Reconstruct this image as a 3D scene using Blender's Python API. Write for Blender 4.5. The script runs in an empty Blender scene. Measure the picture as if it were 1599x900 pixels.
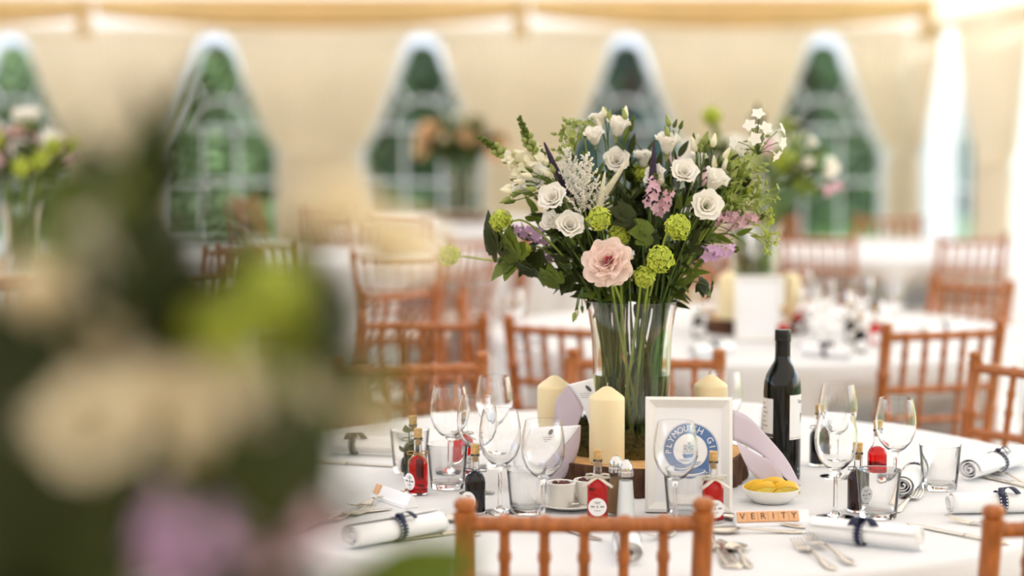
import bpy, bmesh, math, random
from mathutils import Vector, Matrix, Euler
R = math.radians
PI = math.pi
C = bpy.context.scene.collection
scene = bpy.context.scene

# ------------------------------------------------------------------ camera, sky, sun, exposure
FPX, W_, H_ = 3100.0, 1599.0, 900.0          # focal length in pixels of a 1599x900 frame
CAMZ, HOR = 1.48, 180.0                      # eye height, horizon row
PITCH = math.atan((450.0 - HOR) / FPX)
cam = bpy.data.cameras.new('camera'); cam.sensor_width = 36.0
cam.lens = FPX / W_ * 36.0
cam.clip_start, cam.clip_end = 0.05, 300
cam.dof.use_dof = True
cam.dof.focus_distance = 3.76
cam.dof.aperture_fstop = 1.45
camo = bpy.data.objects.new('camera', cam); C.objects.link(camo)
camo.location = (0, 0, CAMZ); camo.rotation_euler = (PI / 2 - PITCH, 0, 0)
scene.camera = camo

world = bpy.data.worlds.new('sky'); scene.world = world; world.use_nodes = True
wn = world.node_tree.nodes; wl = world.node_tree.links
bgn = wn['Background']
sky = wn.new('ShaderNodeTexSky'); sky.sky_type = 'NISHITA'
sky.sun_disc = False; sky.sun_elevation = R(52); sky.sun_rotation = R(60); sky.dust_density = 2.5
wl.new(sky.outputs[0], bgn.inputs[0]); bgn.inputs[1].default_value = 0.42
sun = bpy.data.lights.new('sun', 'SUN'); sun.energy = 4.2; sun.angle = R(0.6); sun.color = (0.88, 0.96, 1.12)
suno = bpy.data.objects.new('sun', sun); C.objects.link(suno)
suno.rotation_euler = Vector((-0.62, 0.30, -0.95)).to_track_quat('-Z', 'Y').to_euler()
suno.location = (20, -10, 30)

scene.view_settings.view_transform = 'Standard'
scene.view_settings.look = 'None'
scene.view_settings.gamma = 1.0
scene.view_settings.use_curve_mapping = False
scene.view_settings.exposure = 0.68
scene.cycles.max_bounces = 14; scene.cycles.diffuse_bounces = 5
scene.cycles.transmission_bounces = 12; scene.cycles.transparent_max_bounces = 12
scene.cycles.use_denoising = True

# ------------------------------------------------------------------ helpers
def ray(px, py):
    d = Vector(((px - 799.5) / FPX, 1.0, -(py - 450.0) / FPX))
    c, s = math.cos(PITCH), math.sin(PITCH)
    return Vector((d.x, d.y * c + d.z * s, -d.y * s + d.z * c))
def G(px, py, z=0.75):                       # photo point on a level surface at height z
    d = ray(px, py); t = (z - CAMZ) / d.z
    return Vector((d.x * t, d.y * t, z))
def AT(px, py, Y):                           # photo point at distance Y down the tent
    d = ray(px, py); t = Y / d.y
    return Vector((d.x * t, Y, CAMZ + d.z * t))

class MB:
    def __init__(s): s.v = []; s.f = []
    def add(s, vs, fs):
        o = len(s.v); s.v += [tuple(v) for v in vs]; s.f += [tuple(i + o for i in f) for f in fs]; return s
    def box(s, c, d, rot=None):
        c = Vector(c); vs = []
        for x in (-.5, .5):
            for y in (-.5, .5):
                for z in (-.5, .5):
                    p = Vector((x * d[0], y * d[1], z * d[2]))
                    if rot: p = rot @ p
                    vs.append(c + p)
        return s.add(vs, [(0, 1, 3, 2), (4, 6, 7, 5), (0, 4, 5, 1), (2, 3, 7, 6), (0, 2, 6, 4), (1, 5, 7, 3)])
    def tube(s, pts, rad, n=8, cap=True, flat=1.0):
        pts = [Vector(p) for p in pts]; m = len(pts)
        if not hasattr(rad, '__len__'): rad = [rad] * m
        t0 = (pts[1] - pts[0]).normalized()
        up = Vector((0, 0, 1)) if abs(t0.z) < .9 else Vector((1, 0, 0))
        nrm = (up - t0 * up.dot(t0)).normalized(); vs = []; fs = []
        for i, p in enumerate(pts):
            a = pts[max(i - 1, 0)]; b = pts[min(i + 1, m - 1)]
            t = (b - a)
            t = t.normalized() if t.length > 1e-9 else t0
            nrm = (nrm - t * nrm.dot(t))
            nrm = nrm.normalized() if nrm.length > 1e-6 else t.orthogonal().normalized()
            bi = t.cross(nrm)
            for k in range(n):
                a_ = 2 * PI * k / n
                vs.append(p + (nrm * math.cos(a_) * flat + bi * math.sin(a_)) * rad[i])
        for i in range(m - 1):
            for k in range(n):
                fs.append((i * n + k, i * n + (k + 1) % n, (i + 1) * n + (k + 1) % n, (i + 1) * n + k))
        if cap:
            fs.append(tuple(range(n - 1, -1, -1))); fs.append(tuple((m - 1) * n + k for k in range(n)))
        return s.add(vs, fs)
    def lathe(s, prof, n=32, c=(0, 0, 0), sq=0.0, closed=False):
        c = Vector(c); vs = []; fs = []; ring = []
        for (r, z) in prof:
            if r < 1e-6:
                ring.append([len(vs)]); vs.append(c + Vector((0, 0, z)))
            else:
                ids = []
                for k in range(n):
                    a = 2 * PI * k / n; rr = r
                    if sq:
                        q = max(abs(math.cos(a)), abs(math.sin(a))); rr = r * (1 - sq + sq * min(1 / q, 1.28))
                    ids.append(len(vs)); vs.append(c + Vector((rr * math.cos(a), rr * math.sin(a), z)))
                ring.append(ids)
        seq = list(range(len(ring) - 1)) + ([-1] if closed else [])
        for i in seq:
            A, B = ring[i], ring[(i + 1) % len(ring)] if i >= 0 else ring[0]
            if i == -1: A, B = ring[-1], ring[0]
            for k in range(n):
                k2 = (k + 1) % n
                if len(A) == 1 and len(B) == 1: continue
                if len(A) == 1: fs.append((A[0], B[k2], B[k]))
                elif len(B) == 1: fs.append((A[k], A[k2], B[0]))
                else: fs.append((A[k], A[k2], B[k2], B[k]))
        return s.add(vs, fs)
    def grid(s, fn, nu, nv, closeu=False):
        vs = [fn(i / nu, j / nv) for i in range(nu + (0 if closeu else 1)) for j in range(nv + 1)]
        fs = []; mu = nu if closeu else nu + 1
        for i in range(nu):
            for j in range(nv):
                i2 = (i + 1) % mu
                fs.append((i * (nv + 1) + j, i2 * (nv + 1) + j, i2 * (nv + 1) + j + 1, i * (nv + 1) + j + 1))
        return s.add(vs, fs)
    def ball(s, c, r, n=8, m=5, sc=(1, 1, 1)):
        prof = [(0, -r)] + [(r * math.sin(PI * j / m), -r * math.cos(PI * j / m)) for j in range(1, m)] + [(0, r)]
        b = MB().lathe(prof, n); c = Vector(c)
        return s.add([c + Vector((v[0] * sc[0], v[1] * sc[1], v[2] * sc[2])) for v in b.v], b.f)
    def xf(s, M):
        s.v = [tuple(M @ Vector(v)) for v in s.v]; return s
    def mesh(s, name, m, smooth=True, solid=0):
        me = bpy.data.meshes.new(name); me.from_pydata(s.v, [], s.f); me.update()
        if smooth:
            me.polygons.foreach_set('use_smooth', [True] * len(me.polygons))
            if smooth == 'auto': me.set_sharp_from_angle(angle=R(38))
        me.materials.append(m); return me
    def build(s, name, m, parent=None, loc=(0, 0, 0), smooth='auto', solid=0, M=None):
        return link(name, s.mesh(name, m, smooth), parent, loc, solid, M)
def link(name, me, parent=None, loc=(0, 0, 0), solid=0, M=None):
    o = bpy.data.objects.new(name, me); C.objects.link(o); o.parent = parent
    if M is not None: o.matrix_local = M
    else: o.location = loc
    if solid:
        md = o.modifiers.new('thickness', 'SOLIDIFY'); md.thickness = solid; md.offset = 0
    return o
def tag(o, label, cat, group=None, kind=None):
    o['label'] = label; o['category'] = cat
    if group: o['group'] = group
    if kind: o['kind'] = kind
    return o
def thing(name, label, cat, loc=(0, 0, 0), rz=0, group=None):
    o = bpy.data.objects.new(name, None); C.objects.link(o); o.empty_display_size = .02
    o.location = loc; o.rotation_euler = (0, 0, rz)
    return tag(o, label, cat, group)
def struct(o): o['kind'] = 'structure'; return o
def stuff(o): o['kind'] = 'stuff'; return o
def dup(root, loc=None, rz=None, label=None, group=None, sc=None):
    r = root.copy(); C.objects.link(r)
    if loc is not None: r.location = loc
    if rz is not None: r.rotation_euler = (0, 0, rz)
    if sc is not None: r.scale = (sc,) * 3
    if label: r['label'] = label
    if group: r['group'] = group
    for ch in list(root.children):
        c = ch.copy(); C.objects.link(c); c.parent = r
        for g in ch.children:
            d = g.copy(); C.objects.link(d); d.parent = c
    return r
def align(d, roll=0):                          # matrix turning +Z to d
    return Vector(d).to_track_quat('Z', 'Y').to_matrix().to_4x4() @ Matrix.Rotation(roll, 4, 'Z')

# ------------------------------------------------------------------ materials
def srgb(r, g, b):
    f = lambda c: ((c / 255) / 12.92 if c / 255 <= .04045 else ((c / 255 + .055) / 1.055) ** 2.4)
    return (f(r), f(g), f(b), 1)
def mat(name, col, rough=.5, metal=0, spec=.5, var=0, vscale=40, bump=0, bscale=80, trans=0, transl=0, ior=1.45, sss=0, stretch=None, coat=0, tcol=None):
    m = bpy.data.materials.new(name); m.use_nodes = True
    nt = m.node_tree; n = nt.nodes; l = nt.links; b = n['Principled BSDF']
    b.inputs['Base Color'].default_value = col; b.inputs['Roughness'].default_value = rough
    b.inputs['Metallic'].default_value = metal; b.inputs['Specular IOR Level'].default_value = spec
    b.inputs['Transmission Weight'].default_value = trans; b.inputs['IOR'].default_value = ior
    b.inputs['Coat Weight'].default_value = coat
    if sss:
        b.inputs['Subsurface Weight'].default_value = sss; b.inputs['Subsurface Radius'].default_value = (.02, .012, .006)
        b.inputs['Subsurface Scale'].default_value = 1.0
    tc = n.new('ShaderNodeTexCoord'); src = tc.outputs['Object']
    if stretch:
        mp = n.new('ShaderNodeMapping'); mp.inputs['Scale'].default_value = stretch; l.new(src, mp.inputs[0]); src = mp.outputs[0]
    if var:
        nz = n.new('ShaderNodeTexNoise'); nz.inputs['Scale'].default_value = vscale; nz.inputs['Detail'].default_value = 4
        l.new(src, nz.inputs['Vector'])
        rp = n.new('ShaderNodeValToRGB')
        rp.color_ramp.elements[0].position = .3; rp.color_ramp.elements[1].position = .7
        rp.color_ramp.elements[0].color = (col[0] * (1 - var), col[1] * (1 - var), col[2] * (1 - var), 1)
        rp.color_ramp.elements[1].color = tuple(min(1, c * (1 + var)) for c in col[:3]) + (1,)
        l.new(nz.outputs['Fac'], rp.inputs[0]); l.new(rp.outputs[0], b.inputs['Base Color'])
    if bump:
        nb = n.new('ShaderNodeTexNoise'); nb.inputs['Scale'].default_value = bscale; nb.inputs['Detail'].default_value = 5
        l.new(src, nb.inputs['Vector'])
        bm = n.new('ShaderNodeBump'); bm.inputs['Strength'].default_value = bump; bm.inputs['Distance'].default_value = .01
        l.new(nb.outputs['Fac'], bm.inputs['Height']); l.new(bm.outputs[0], b.inputs['Normal'])
    if transl:
        t = n.new('ShaderNodeBsdfTranslucent'); mx = n.new('ShaderNodeMixShader'); mx.inputs[0].default_value = transl
        t.inputs[0].default_value = tcol or col
        if var and not tcol: l.new(rp.outputs[0], t.inputs[0])
        l.new(b.outputs[0], mx.inputs[1]); l.new(t.outputs[0], mx.inputs[2]); l.new(mx.outputs[0], n['Material Output'].inputs[0])
    return m
def glass(name, col=(1, 1, 1, 1), ior=1.48, rough=0):
    m = bpy.data.materials.new(name); m.use_nodes = True; n = m.node_tree.nodes
    g = n.new('ShaderNodeBsdfGlass'); g.inputs[0].default_value = col; g.inputs['Roughness'].default_value = rough; g.inputs['IOR'].default_value = ior
    m.node_tree.links.new(g.outputs[0], n['Material Output'].inputs[0]); return m
def clear_sheet(name):
    m = bpy.data.materials.new(name); m.use_nodes = True; n = m.node_tree.nodes; l = m.node_tree.links
    t = n.new('ShaderNodeBsdfTransparent'); t.inputs[0].default_value = (.93, .96, .98, 1)
    g = n.new('ShaderNodeBsdfGlossy'); g.inputs['Roughness'].default_value = .08
    mx = n.new('ShaderNodeMixShader'); mx.inputs[0].default_value = .02
    l.new(t.outputs[0], mx.inputs[1]); l.new(g.outputs[0], mx.inputs[2]); l.new(mx.outputs[0], n['Material Output'].inputs[0]); return m

M = {}
M['lining'] = mat('cream lining fabric', srgb(248, 238, 218), .9, spec=.1, transl=.30, var=.03, vscale=3, tcol=srgb(246, 236, 214))
M['roof'] = mat('cream roof lining', srgb(236, 208, 156), .9, spec=.1, transl=.30, var=.05, vscale=2, tcol=srgb(244, 240, 228))
M['swag'] = mat('golden cream swag satin', srgb(230, 202, 150), .8, spec=.2, transl=.15, var=.05, vscale=3)
M['pvc'] = mat('white tent canvas', srgb(236, 237, 240), .6, transl=.35)
M['pane'] = clear_sheet('clear window sheet')
M['whiteframe'] = mat('white window bar', srgb(215, 222, 228), .5, transl=.1)
M['floor'] = mat('beige coir matting', srgb(176, 150, 118), .95, var=.15, vscale=30, bump=.4, bscale=200)
M['grass'] = mat('sunlit lawn', srgb(96, 128, 52), .9, var=.35, vscale=2)
M['cloth'] = mat('white table linen', srgb(222, 221, 221), .85, spec=.15, bump=.05, bscale=900, var=.012, vscale=8)
M['napkin'] = mat('white napkin linen', srgb(246, 245, 244), .9, spec=.1, bump=.12, bscale=1200)
M['wood'] = mat('honey chair wood', srgb(164, 94, 40), .36, var=.30, vscale=14, stretch=(6, 6, 1), coat=.25)
M['seatpad'] = mat('ivory seat pad', srgb(236, 230, 220), .85, bump=.05)
M['glass'] = glass('clear glass')
M['water'] = glass('water', ior=1.33)
M['wineglassb'] = mat('near black bottle glass', srgb(9, 11, 8), .09, spec=.5)
M['capsule'] = mat('black capsule', srgb(22, 21, 21), .35)
M['paper'] = mat('white label paper', srgb(240, 238, 236), .8)
M['ink'] = mat('grey ink', srgb(90, 88, 92), .8)
M['darkink'] = mat('dark ink', srgb(35, 30, 32), .8)
M['navy'] = mat('navy ribbon', srgb(28, 32, 62), .6)
M['dot'] = mat('white ribbon dots', srgb(235, 235, 235), .7)
M['wax'] = mat('ivory candle wax', srgb(240, 222, 178), .5, sss=.25)
M['wick'] = mat('wick', srgb(200, 190, 170), .9)
M['lav'] = mat('lavender card', srgb(204, 190, 200), .75, bump=.05, bscale=600)
M['card'] = mat('white card', srgb(243, 242, 243), .75)
M['frame'] = mat('white painted frame', srgb(240, 236, 230), .45)
M['logo'] = mat('slate blue print', srgb(92, 122, 168), .7)
M['cork'] = mat('cork', srgb(205, 165, 108), .9, var=.25, vscale=300, bump=.3, bscale=400)
M['red'] = glass('red liqueur', (.80, .03, .03, 1), 1.34)
M['maroon'] = glass('dark sloe liqueur', (.13, .012, .02, 1), 1.34)
M['dark'] = glass('near black liqueur', (.05, .02, .03, 1), 1.34)
M['ribbonw'] = mat('ivory ribbon', srgb(240, 232, 218), .6, transl=.15)
M['twine'] = mat('tan twine', srgb(180, 140, 85), .9)
M['leafsprig'] = mat('dark bay leaf', srgb(42, 62, 30), .5)
M['ceramic'] = mat('white ceramic', srgb(240, 236, 228), .15, spec=.6)
M['cran'] = mat('dark cranberry', srgb(82, 22, 26), .25, var=.3, vscale=150)
M['lemon'] = mat('lemon flesh', srgb(252, 222, 104), .35, var=.08, vscale=120, sss=.1)
M['rind'] = mat('lemon rind', srgb(238, 186, 40), .4, bump=.2, bscale=500)
M['silver'] = mat('polished silver', srgb(214, 206, 194), .16, metal=1)
M['chrome'] = mat('chrome', srgb(210, 208, 206), .12, metal=1)
M['salt'] = mat('salt', srgb(246, 244, 240), .9)
M['pepper'] = mat('ground pepper', srgb(150, 118, 80), .9, var=.3, vscale=800)
M['tile'] = mat('letter tile wood', srgb(222, 168, 122), .5, var=.08, vscale=60, stretch=(1, 1, 8))
M['bark'] = mat('rough bark', srgb(84, 54, 36), .95, var=.45, vscale=60, bump=1.0, bscale=70, stretch=(1, 1, .35))
M['endgrain'] = mat('pale end grain', srgb(214, 166, 106), .8, var=.15, vscale=30)
M['moss'] = mat('moss', srgb(78, 68, 24), .95, var=.5, vscale=90)
M['stem'] = mat('green stem', srgb(84, 106, 42), .5, var=.25, vscale=30)
M['stemlt'] = mat('light green stem', srgb(150, 168, 70), .5, var=.15, vscale=30)
M['leaf'] = mat('dark green leaf', srgb(52, 60, 20), .5, spec=.25, var=.3, vscale=25, transl=.25)
M['leafmid'] = mat('mid green leaf', srgb(98, 114, 38), .5, spec=.3, var=.3, vscale=25, transl=.3)
M['bud'] = mat('pale green bud', srgb(158, 170, 92), .5, var=.2, vscale=60, transl=.2)
M['white'] = mat('white petal', srgb(250, 246, 238), .6, transl=.35, var=.03, vscale=40)
M['creamp'] = mat('cream petal', srgb(248, 243, 218), .6, transl=.35, var=.05, vscale=40)
M['pink'] = mat('blush pink petal', srgb(252, 230, 220), .6, transl=.35, var=.06, vscale=40)
M['pinkc'] = mat('deep pink heart', srgb(206, 96, 110), .6, var=.2, vscale=200)
M['mauve'] = mat('mauve petal', srgb(222, 184, 222), .6, transl=.35, var=.12, vscale=60)
M['rose'] = mat('rose pink petal', srgb(240, 198, 214), .6, transl=.35, var=.12, vscale=60)
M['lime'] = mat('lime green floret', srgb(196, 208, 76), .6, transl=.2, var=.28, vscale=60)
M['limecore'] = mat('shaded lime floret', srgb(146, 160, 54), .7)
M['butter'] = mat('butter cream petal', srgb(244, 231, 198), .6, transl=.35, var=.08, vscale=40)  # white petals tinted cream for the warm shade on the nearest bouquet
M['thin'] = clear_sheet('thin clear glass')
M['purple'] = mat('dark purple spike', srgb(50, 34, 56), .7, var=.3, vscale=200)
M['peach'] = mat('peach petal', srgb(240, 208, 164), .6, transl=.35)
M['treeleaf'] = mat('tree leaves', srgb(86, 108, 66), .5, var=.85, vscale=1.6, transl=.3)  # strong noise paints sun highlights and dark gaps into the crowns
M['treeleaf2'] = mat('highlight tree leaves', srgb(142, 160, 104), .5, var=.75, vscale=1.6, transl=.3)  # base raised to carry the bright highlights of the foliage
M['treeleaf3'] = mat('blue green leaves', srgb(72, 102, 92), .5, var=.8, vscale=1.6, transl=.3)
M['trunk'] = mat('tree bark', srgb(80, 64, 48), .9, var=.3, vscale=6)
M['pole'] = mat('aluminium tent pole', srgb(190, 190, 192), .4, metal=.8)

# ------------------------------------------------------------------ tent shell
XR, XL, YB, YF, EAVE = 4.06, -12.0, 20.0, -5.0, 2.36
struct(MB().grid(lambda u, v: (XL + (XR - XL) * u, YF + (YB - YF) * v, 0), 8, 8).build('floor', M['floor'], smooth=False))
struct(MB().grid(lambda u, v: (-60 + 120 * u, -40 + 110 * v, -.06), 6, 6).build('lawn', M['grass'], smooth=False))
RIDGE_Y, RIDGE_Z = 7.5, 5.6
def roofz(y):
    return EAVE + (RIDGE_Z - EAVE) * (1 - abs(y - RIDGE_Y) / (12.5)) + .02
def roof_fn(u, v):
    x = XL + (XR - XL) * u; y = YF + (YB - YF) * v
    ph = (x - 4.06) / 4.05
    sag = .05 * math.sin(PI * (ph % 1.0))
    return (x, y, roofz(y) - sag + .012 * math.sin(x * 42) * min(1, (YB - y) / .3 + .2))
struct(MB().grid(roof_fn, 520, 24).build('ceiling', M['roof'], smooth=True))

gab = []
for k in range(26):
    y = YF + k; gab += [(XR + .02, y, EAVE - .02), (XR + .02, y, roofz(y) + .05)]
struct(MB().add(gab, [(2 * k, 2 * k + 2, 2 * k + 3, 2 * k + 1) for k in range(25)]).build('wall_gable', M['lining'], smooth=False))
WIN_T, WIN_S = 2.20, .20
def half(z, hmax, z0, z1, p=.5):
    if z <= z0: return hmax
    t = (z - z0) / (z1 - z0)
    return hmax * max(0, 1 - t) ** p if t < 1 else 0
def gothic(z, h0, h1, z0, z1, z2):               # straight jambs, sloping shoulders, blunt pointed head
    if z <= z0: return h0
    if z <= z1: return h0 + (h1 - h0) * ((z - z0) / (z1 - z0)) ** .85
    return h1 * max(0, 1 - ((z - z1) / (z2 - z1)) ** 2) ** .5 if z < z2 else 0
def whalf(z): return gothic(z, .575, .17, 1.12, 2.06, WIN_T)
def lhalf(z): return gothic(z, .62, .21, 1.10, 2.10, 2.29)
# a wall runs along an axis: place(a, z, off) -> world point (off = towards the room)
def back(a, z, off): return (a, YB - off, z)
def right(a, z, off): return (XR - off, a, z)
def wall_panels(place, centres, a0, a1, name):
    root = struct(MB().add([place(a0, 0, -.16), place(a1, 0, -.16), place(a1, .04, -.16), place(a0, .04, -.16)], [(0, 1, 2, 3)]).build(name, M['pvc'], smooth=False))
    cs = sorted(centres); zs = [0, WIN_S] + [WIN_S + (1.12 - WIN_S) * k / 2 for k in (1, 2)] + [1.12 + (WIN_T - 1.12) * math.sin(PI / 2 * k / 10) for k in range(1, 11)] + [EAVE + .1]
    def hz(z): return 0 if z < WIN_S - 1e-6 or z > WIN_T else whalf(z)
    edges = [a0] + [None] * len(cs) + [a1]
    for i in range(len(cs) + 1):
        m = MB(); lo = cs[i - 1] if i > 0 else None; hi = cs[i] if i < len(cs) else None
        vs = []; fs = []
        for z in zs:
            for zz in ([z - 1e-4, z] if abs(z - WIN_S) < 1e-6 else [z]):
                h = hz(zz) if zz >= WIN_S - 1e-7 else 0
                vs.append(place(lo + h if lo is not None else a0, zz, -.16)); vs.append(place(hi - h if hi is not None else a1, zz, -.16))
        for k in range(len(vs) // 2 - 1): fs.append((2 * k, 2 * k + 1, 2 * k + 3, 2 * k + 2))
        m.add(vs, fs).build('canvas_panel', M['pvc'], root, smooth=False)
    return root
def window(idx, place, c):
    out = [(c - .585, WIN_S), (c - .585, 1.12)]
    out += [(c - whalf(z), z) for z in [1.12 + (WIN_T - 1.12) * math.sin(PI / 2 * k / 10) for k in range(1, 11)]]
    out += [(2 * c - a, z) for a, z in reversed(out[:-1])]
    fr = MB().tube([place(a, z, -.14) for a, z in out] + [place(*out[0], -.14)], .022, 6, flat=.8).build('window_%d' % idx, M['whiteframe']); struct(fr)
    vs = [place(a, z, -.165) for a, z in out]
    MB().add(vs, [tuple(range(len(vs)))]).build('pane', M['pane'], fr, smooth=False)
    def bar(pts): MB().tube([place(a, z, -.145) for a, z in pts], .019, 6).build('glazing_bar', M['whiteframe'], fr)
    for z in (.80, 1.34): bar([(c - whalf(z), z), (c + whalf(z), z)])
    for dx in (-.19, .19): bar([(c + dx, WIN_S), (c + dx, 1.34)])
    bar([(c + .30 * math.cos(a), 1.34 + .30 * math.sin(a)) for a in [PI * k / 10 for k in range(11)]])
    for a in (R(60), R(120)):
        p1 = (c + .30 * math.cos(a), 1.34 + .30 * math.sin(a)); k = 0.3
        while k < .95 and abs(math.cos(a) * k) < whalf(1.34 + k * math.sin(a)): k += .01
        bar([p1, (c + k * math.cos(a), 1.34 + k * math.sin(a))])
    return fr
BW = [-7.10, -5.02, -2.97, -.90, 1.15, 3.13]
RW = [18.25, 15.25, 12.65]
wall_panels(back, BW, XL, XR + .3, 'wall_back')
wall_panels(right, RW, 11.3, YB + .3, 'wall_right')
for i, c in enumerate(BW): window(i + 1, back, c)
for i, c in enumerate(RW): window(len(BW) + i + 1, right, c)
struct(MB().box(((XL + XR) / 2, YF, EAVE / 2), (XR - XL, .05, EAVE)).build('added_wall_front', M['lining'], smooth=False))  # out of view, added to keep frontal sky light out
struct(MB().box((XR, -1.6, EAVE / 2), (.05, 6.8, EAVE)).build('added_wall_right_near', M['lining'], smooth=False))  # unseen panel, added to cut side light on the near table
wl_ = struct(MB().box((XL, 7.5, EAVE / 2), (.05, 25, EAVE)).build('wall_left', M['lining'], smooth=False))
for y in (2.0, 6.5, 11.0):
    o = thing('tent_pole', 'aluminium tent leg at the ' + {2.0: 'near end', 6.5: 'middle', 11.0: 'far end'}[y] + ' of the open side', 'pole', (XR, y, 0), group='legs of the open tent side')
    MB().box((0, 0, EAVE / 2), (.1, .1, EAVE)).build('post', M['pole'], o, smooth=False)
    MB().box((0, 0, .01), (.2, .2, .02)).build('foot_plate', M['pole'], o, smooth=False)

def drape(place, lo, hi, label, tie=True, ends=(True, True), hs=(1, 1)):
    root = thing('tent_drape', label, 'curtain', (0, 0, 0), group='cream drapes along the tent walls')
    wid = hi - lo; npl = max(10, int(wid / .085)); N = npl * 6
    zs = [.02, .4, .8, 1.0, 1.06, 1.10, 1.14, 1.2, 1.3, 1.4, 1.5, 1.6, 1.7, 1.8, 1.9, 2.0, 2.1, 2.16, 2.22, 2.26, 2.28, 2.295, 2.32, 2.36]
    vs = []; fs = []
    for z in zs:
        h = lhalf(z); pin = .05 * math.exp(-((z - 1.10) / .07) ** 2)
        a0 = lo + (h * hs[0] + pin if ends[0] else 0); a1 = hi - (h * hs[1] + pin if ends[1] else 0)
        amp = .028 * (1 - .6 * math.exp(-((z - 1.10) / .06) ** 2)) * (.45 if z > 2.3 else 1)
        for k in range(N + 1):
            u = k / N
            off = .06 + amp * math.sin(u * npl * 2 * PI + .7 * math.sin(u * 9)) + .05 * math.sin(u * PI)
            vs.append(place(a0 + (a1 - a0) * u, z, off))
    for i in range(len(zs) - 1):
        for k in range(N): fs.append((i * (N + 1) + k, i * (N + 1) + k + 1, (i + 1) * (N + 1) + k + 1, (i + 1) * (N + 1) + k))
    MB().add(vs, fs).build('fabric', M['lining'], root, smooth=True)
    if tie:
        h = lhalf(1.1); a0 = lo + (h * hs[0] + .045 if ends[0] else 0); a1 = hi - (h * hs[1] + .045 if ends[1] else 0)
        MB().tube([place(a0 + (a1 - a0) * k / 10, 1.10, .10 + .055 * math.sin(PI * k / 10)) for k in range(11)], .035, 8, flat=.5).build('tie_band', M['lining'], root)
    return root
def midlab(i): return ['cream drape at the far end of the window wall', 'cream tied drape one window in from the hidden corner', 'cream tied drape behind the blurred nearest bouquet', 'cream tied drape between the second and third arched windows', 'cream tied drape rising behind the tall vase flowers', 'cream tied drape between the two arched windows behind the bouquet', 'cream drape in the corner beside the side wall'][i]
bnds = [BW[0] - 2.0] + BW + [XR]
for i in range(len(bnds) - 1):
    drape(back, bnds[i], bnds[i + 1], midlab(i), ends=(i > 0, i < len(bnds) - 2))
drape(right, RW[0], YB - .22, 'narrow cream drape on the side wall at the tent corner', ends=(True, False), hs=(2.0, 1))
drape(right, RW[1], RW[0], 'cream tied drape on the side wall near the picture edge', hs=(1, 1.85))
drape(right, RW[2], RW[1], 'cream tied drape on the side wall past the picture edge')

def swag(x0, x1, label):
    root = thing('eaves_swag', label, 'swag', (0, 0, 0), group='swags along the eaves')
    YS = 18.9; top = roofz(YS) - .075
    def fn(u, v):
        x = x0 + .01 + (x1 - x0 - .02) * u; c = 4 * u * (1 - u)
        drop = (.17 + .13 * c ** .8) * v
        return (x, YS - .05 - .08 * math.sin(PI * v) - .035 * math.sin(v * 6 * PI) * c - .03 * (1 - c) * math.sin(u * 90) * v, top - drop)
    MB().grid(fn, 60, 30).build('fabric', M['swag'], root, smooth=True)
    MB().lathe([(0, .0), (.05, -.02), (.07, -.10), (.055, -.16), (.08, -.34), (.06, -.38), (0, -.38)], 12, (x1 - .09, YS - .20, top)).build('gather', M['swag'], root)
    return root
SW = [-7.8, -3.92, .17, 3.98]
for i, lb in enumerate(['cream swag above the leftmost arched windows', 'cream swag above the two windows behind the blurred bouquet', 'cream swag above the two windows behind the tall vase flowers']):
    swag(SW[i], SW[i + 1], lb)

# ------------------------------------------------------------------ garden outside
rnd = random.Random(4)
def tree(x, y, h, rx, zc, label, m, n=3600, seed=0):
    r = random.Random(seed); o = thing('garden_tree', label, 'tree', (x, y, -.06), group='trees beyond the tent windows')
    MB().tube([(0, 0, 0), (.05, 0, h * .3), (0, .05, h * .7)], [.16, .13, .06], 8).build('trunk', M['trunk'], o)
    b = MB(); lobes = [(Vector((r.uniform(-.6, .6) * rx, r.uniform(-.4, .4) * rx, zc + r.uniform(-.75, .75) * (h - zc))), r.uniform(.35, .6) * rx) for _ in range(16)]
    for k in range(n):
        c, rr = r.choice(lobes); d = Vector((r.gauss(0, 1), r.gauss(0, 1), r.gauss(0, 1))).normalized()
        p = c + d * rr * r.uniform(.75, 1.05)
        if p.z < .1: p.z = r.uniform(.1, .5)
        s = r.uniform(.07, .15); q = align(d + Vector((r.uniform(-.6, .6), r.uniform(-.6, .6), r.uniform(-.2, .8))), r.uniform(0, 6))
        b.add([p + q @ Vector(v) for v in ((-s, 0, 0), (0, -s * .5, .02), (s, 0, 0), (0, s * .5, .02))], [(0, 1, 2, 3)])
    b.build('crown', M[m], o, smooth=False)
TREES = [(-8.2, 26, 6.5, 2.2, 3.0, 'dark tree outside the window at the picture edge', 'treeleaf3'), (-5.6, 28, 5.2, 2.0, 2.4, 'light green tree outside the partly hidden window', 'treeleaf2'),
         (-3.6, 25.5, 5.6, 1.7, 2.4, 'sunlit bushy tree seen through the window behind the nearest bouquet', 'treeleaf2'), (-1.9, 29, 7.5, 2.4, 3.2, 'tall dark tree between two arched windows', 'treeleaf'),
         (-.6, 25.5, 5.2, 1.6, 2.3, 'dark green tree filling the window behind the far peach bouquet', 'treeleaf'), (1.5, 26, 5.5, 1.7, 2.4, 'blue green tree filling the window above the tall vase', 'treeleaf3'),
         (3.7, 25.5, 6.0, 1.8, 2.5, 'dark tree filling the window above the white phlox', 'treeleaf'), (5.8, 28, 6.5, 2.2, 3.0, 'tree beyond the tent corner', 'treeleaf2'),
         (-10.5, 29, 7.0, 2.4, 3.0, 'pale tree beyond the far window', 'treeleaf2'), (9.5, 24, 6, 2.0, 2.8, 'tree beyond the side wall window', 'treeleaf3')]
for i, (x, y, h, rx, zc, lb, m) in enumerate(TREES): tree(x, y, h, rx, zc, lb, m, seed=i + 7)
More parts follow.
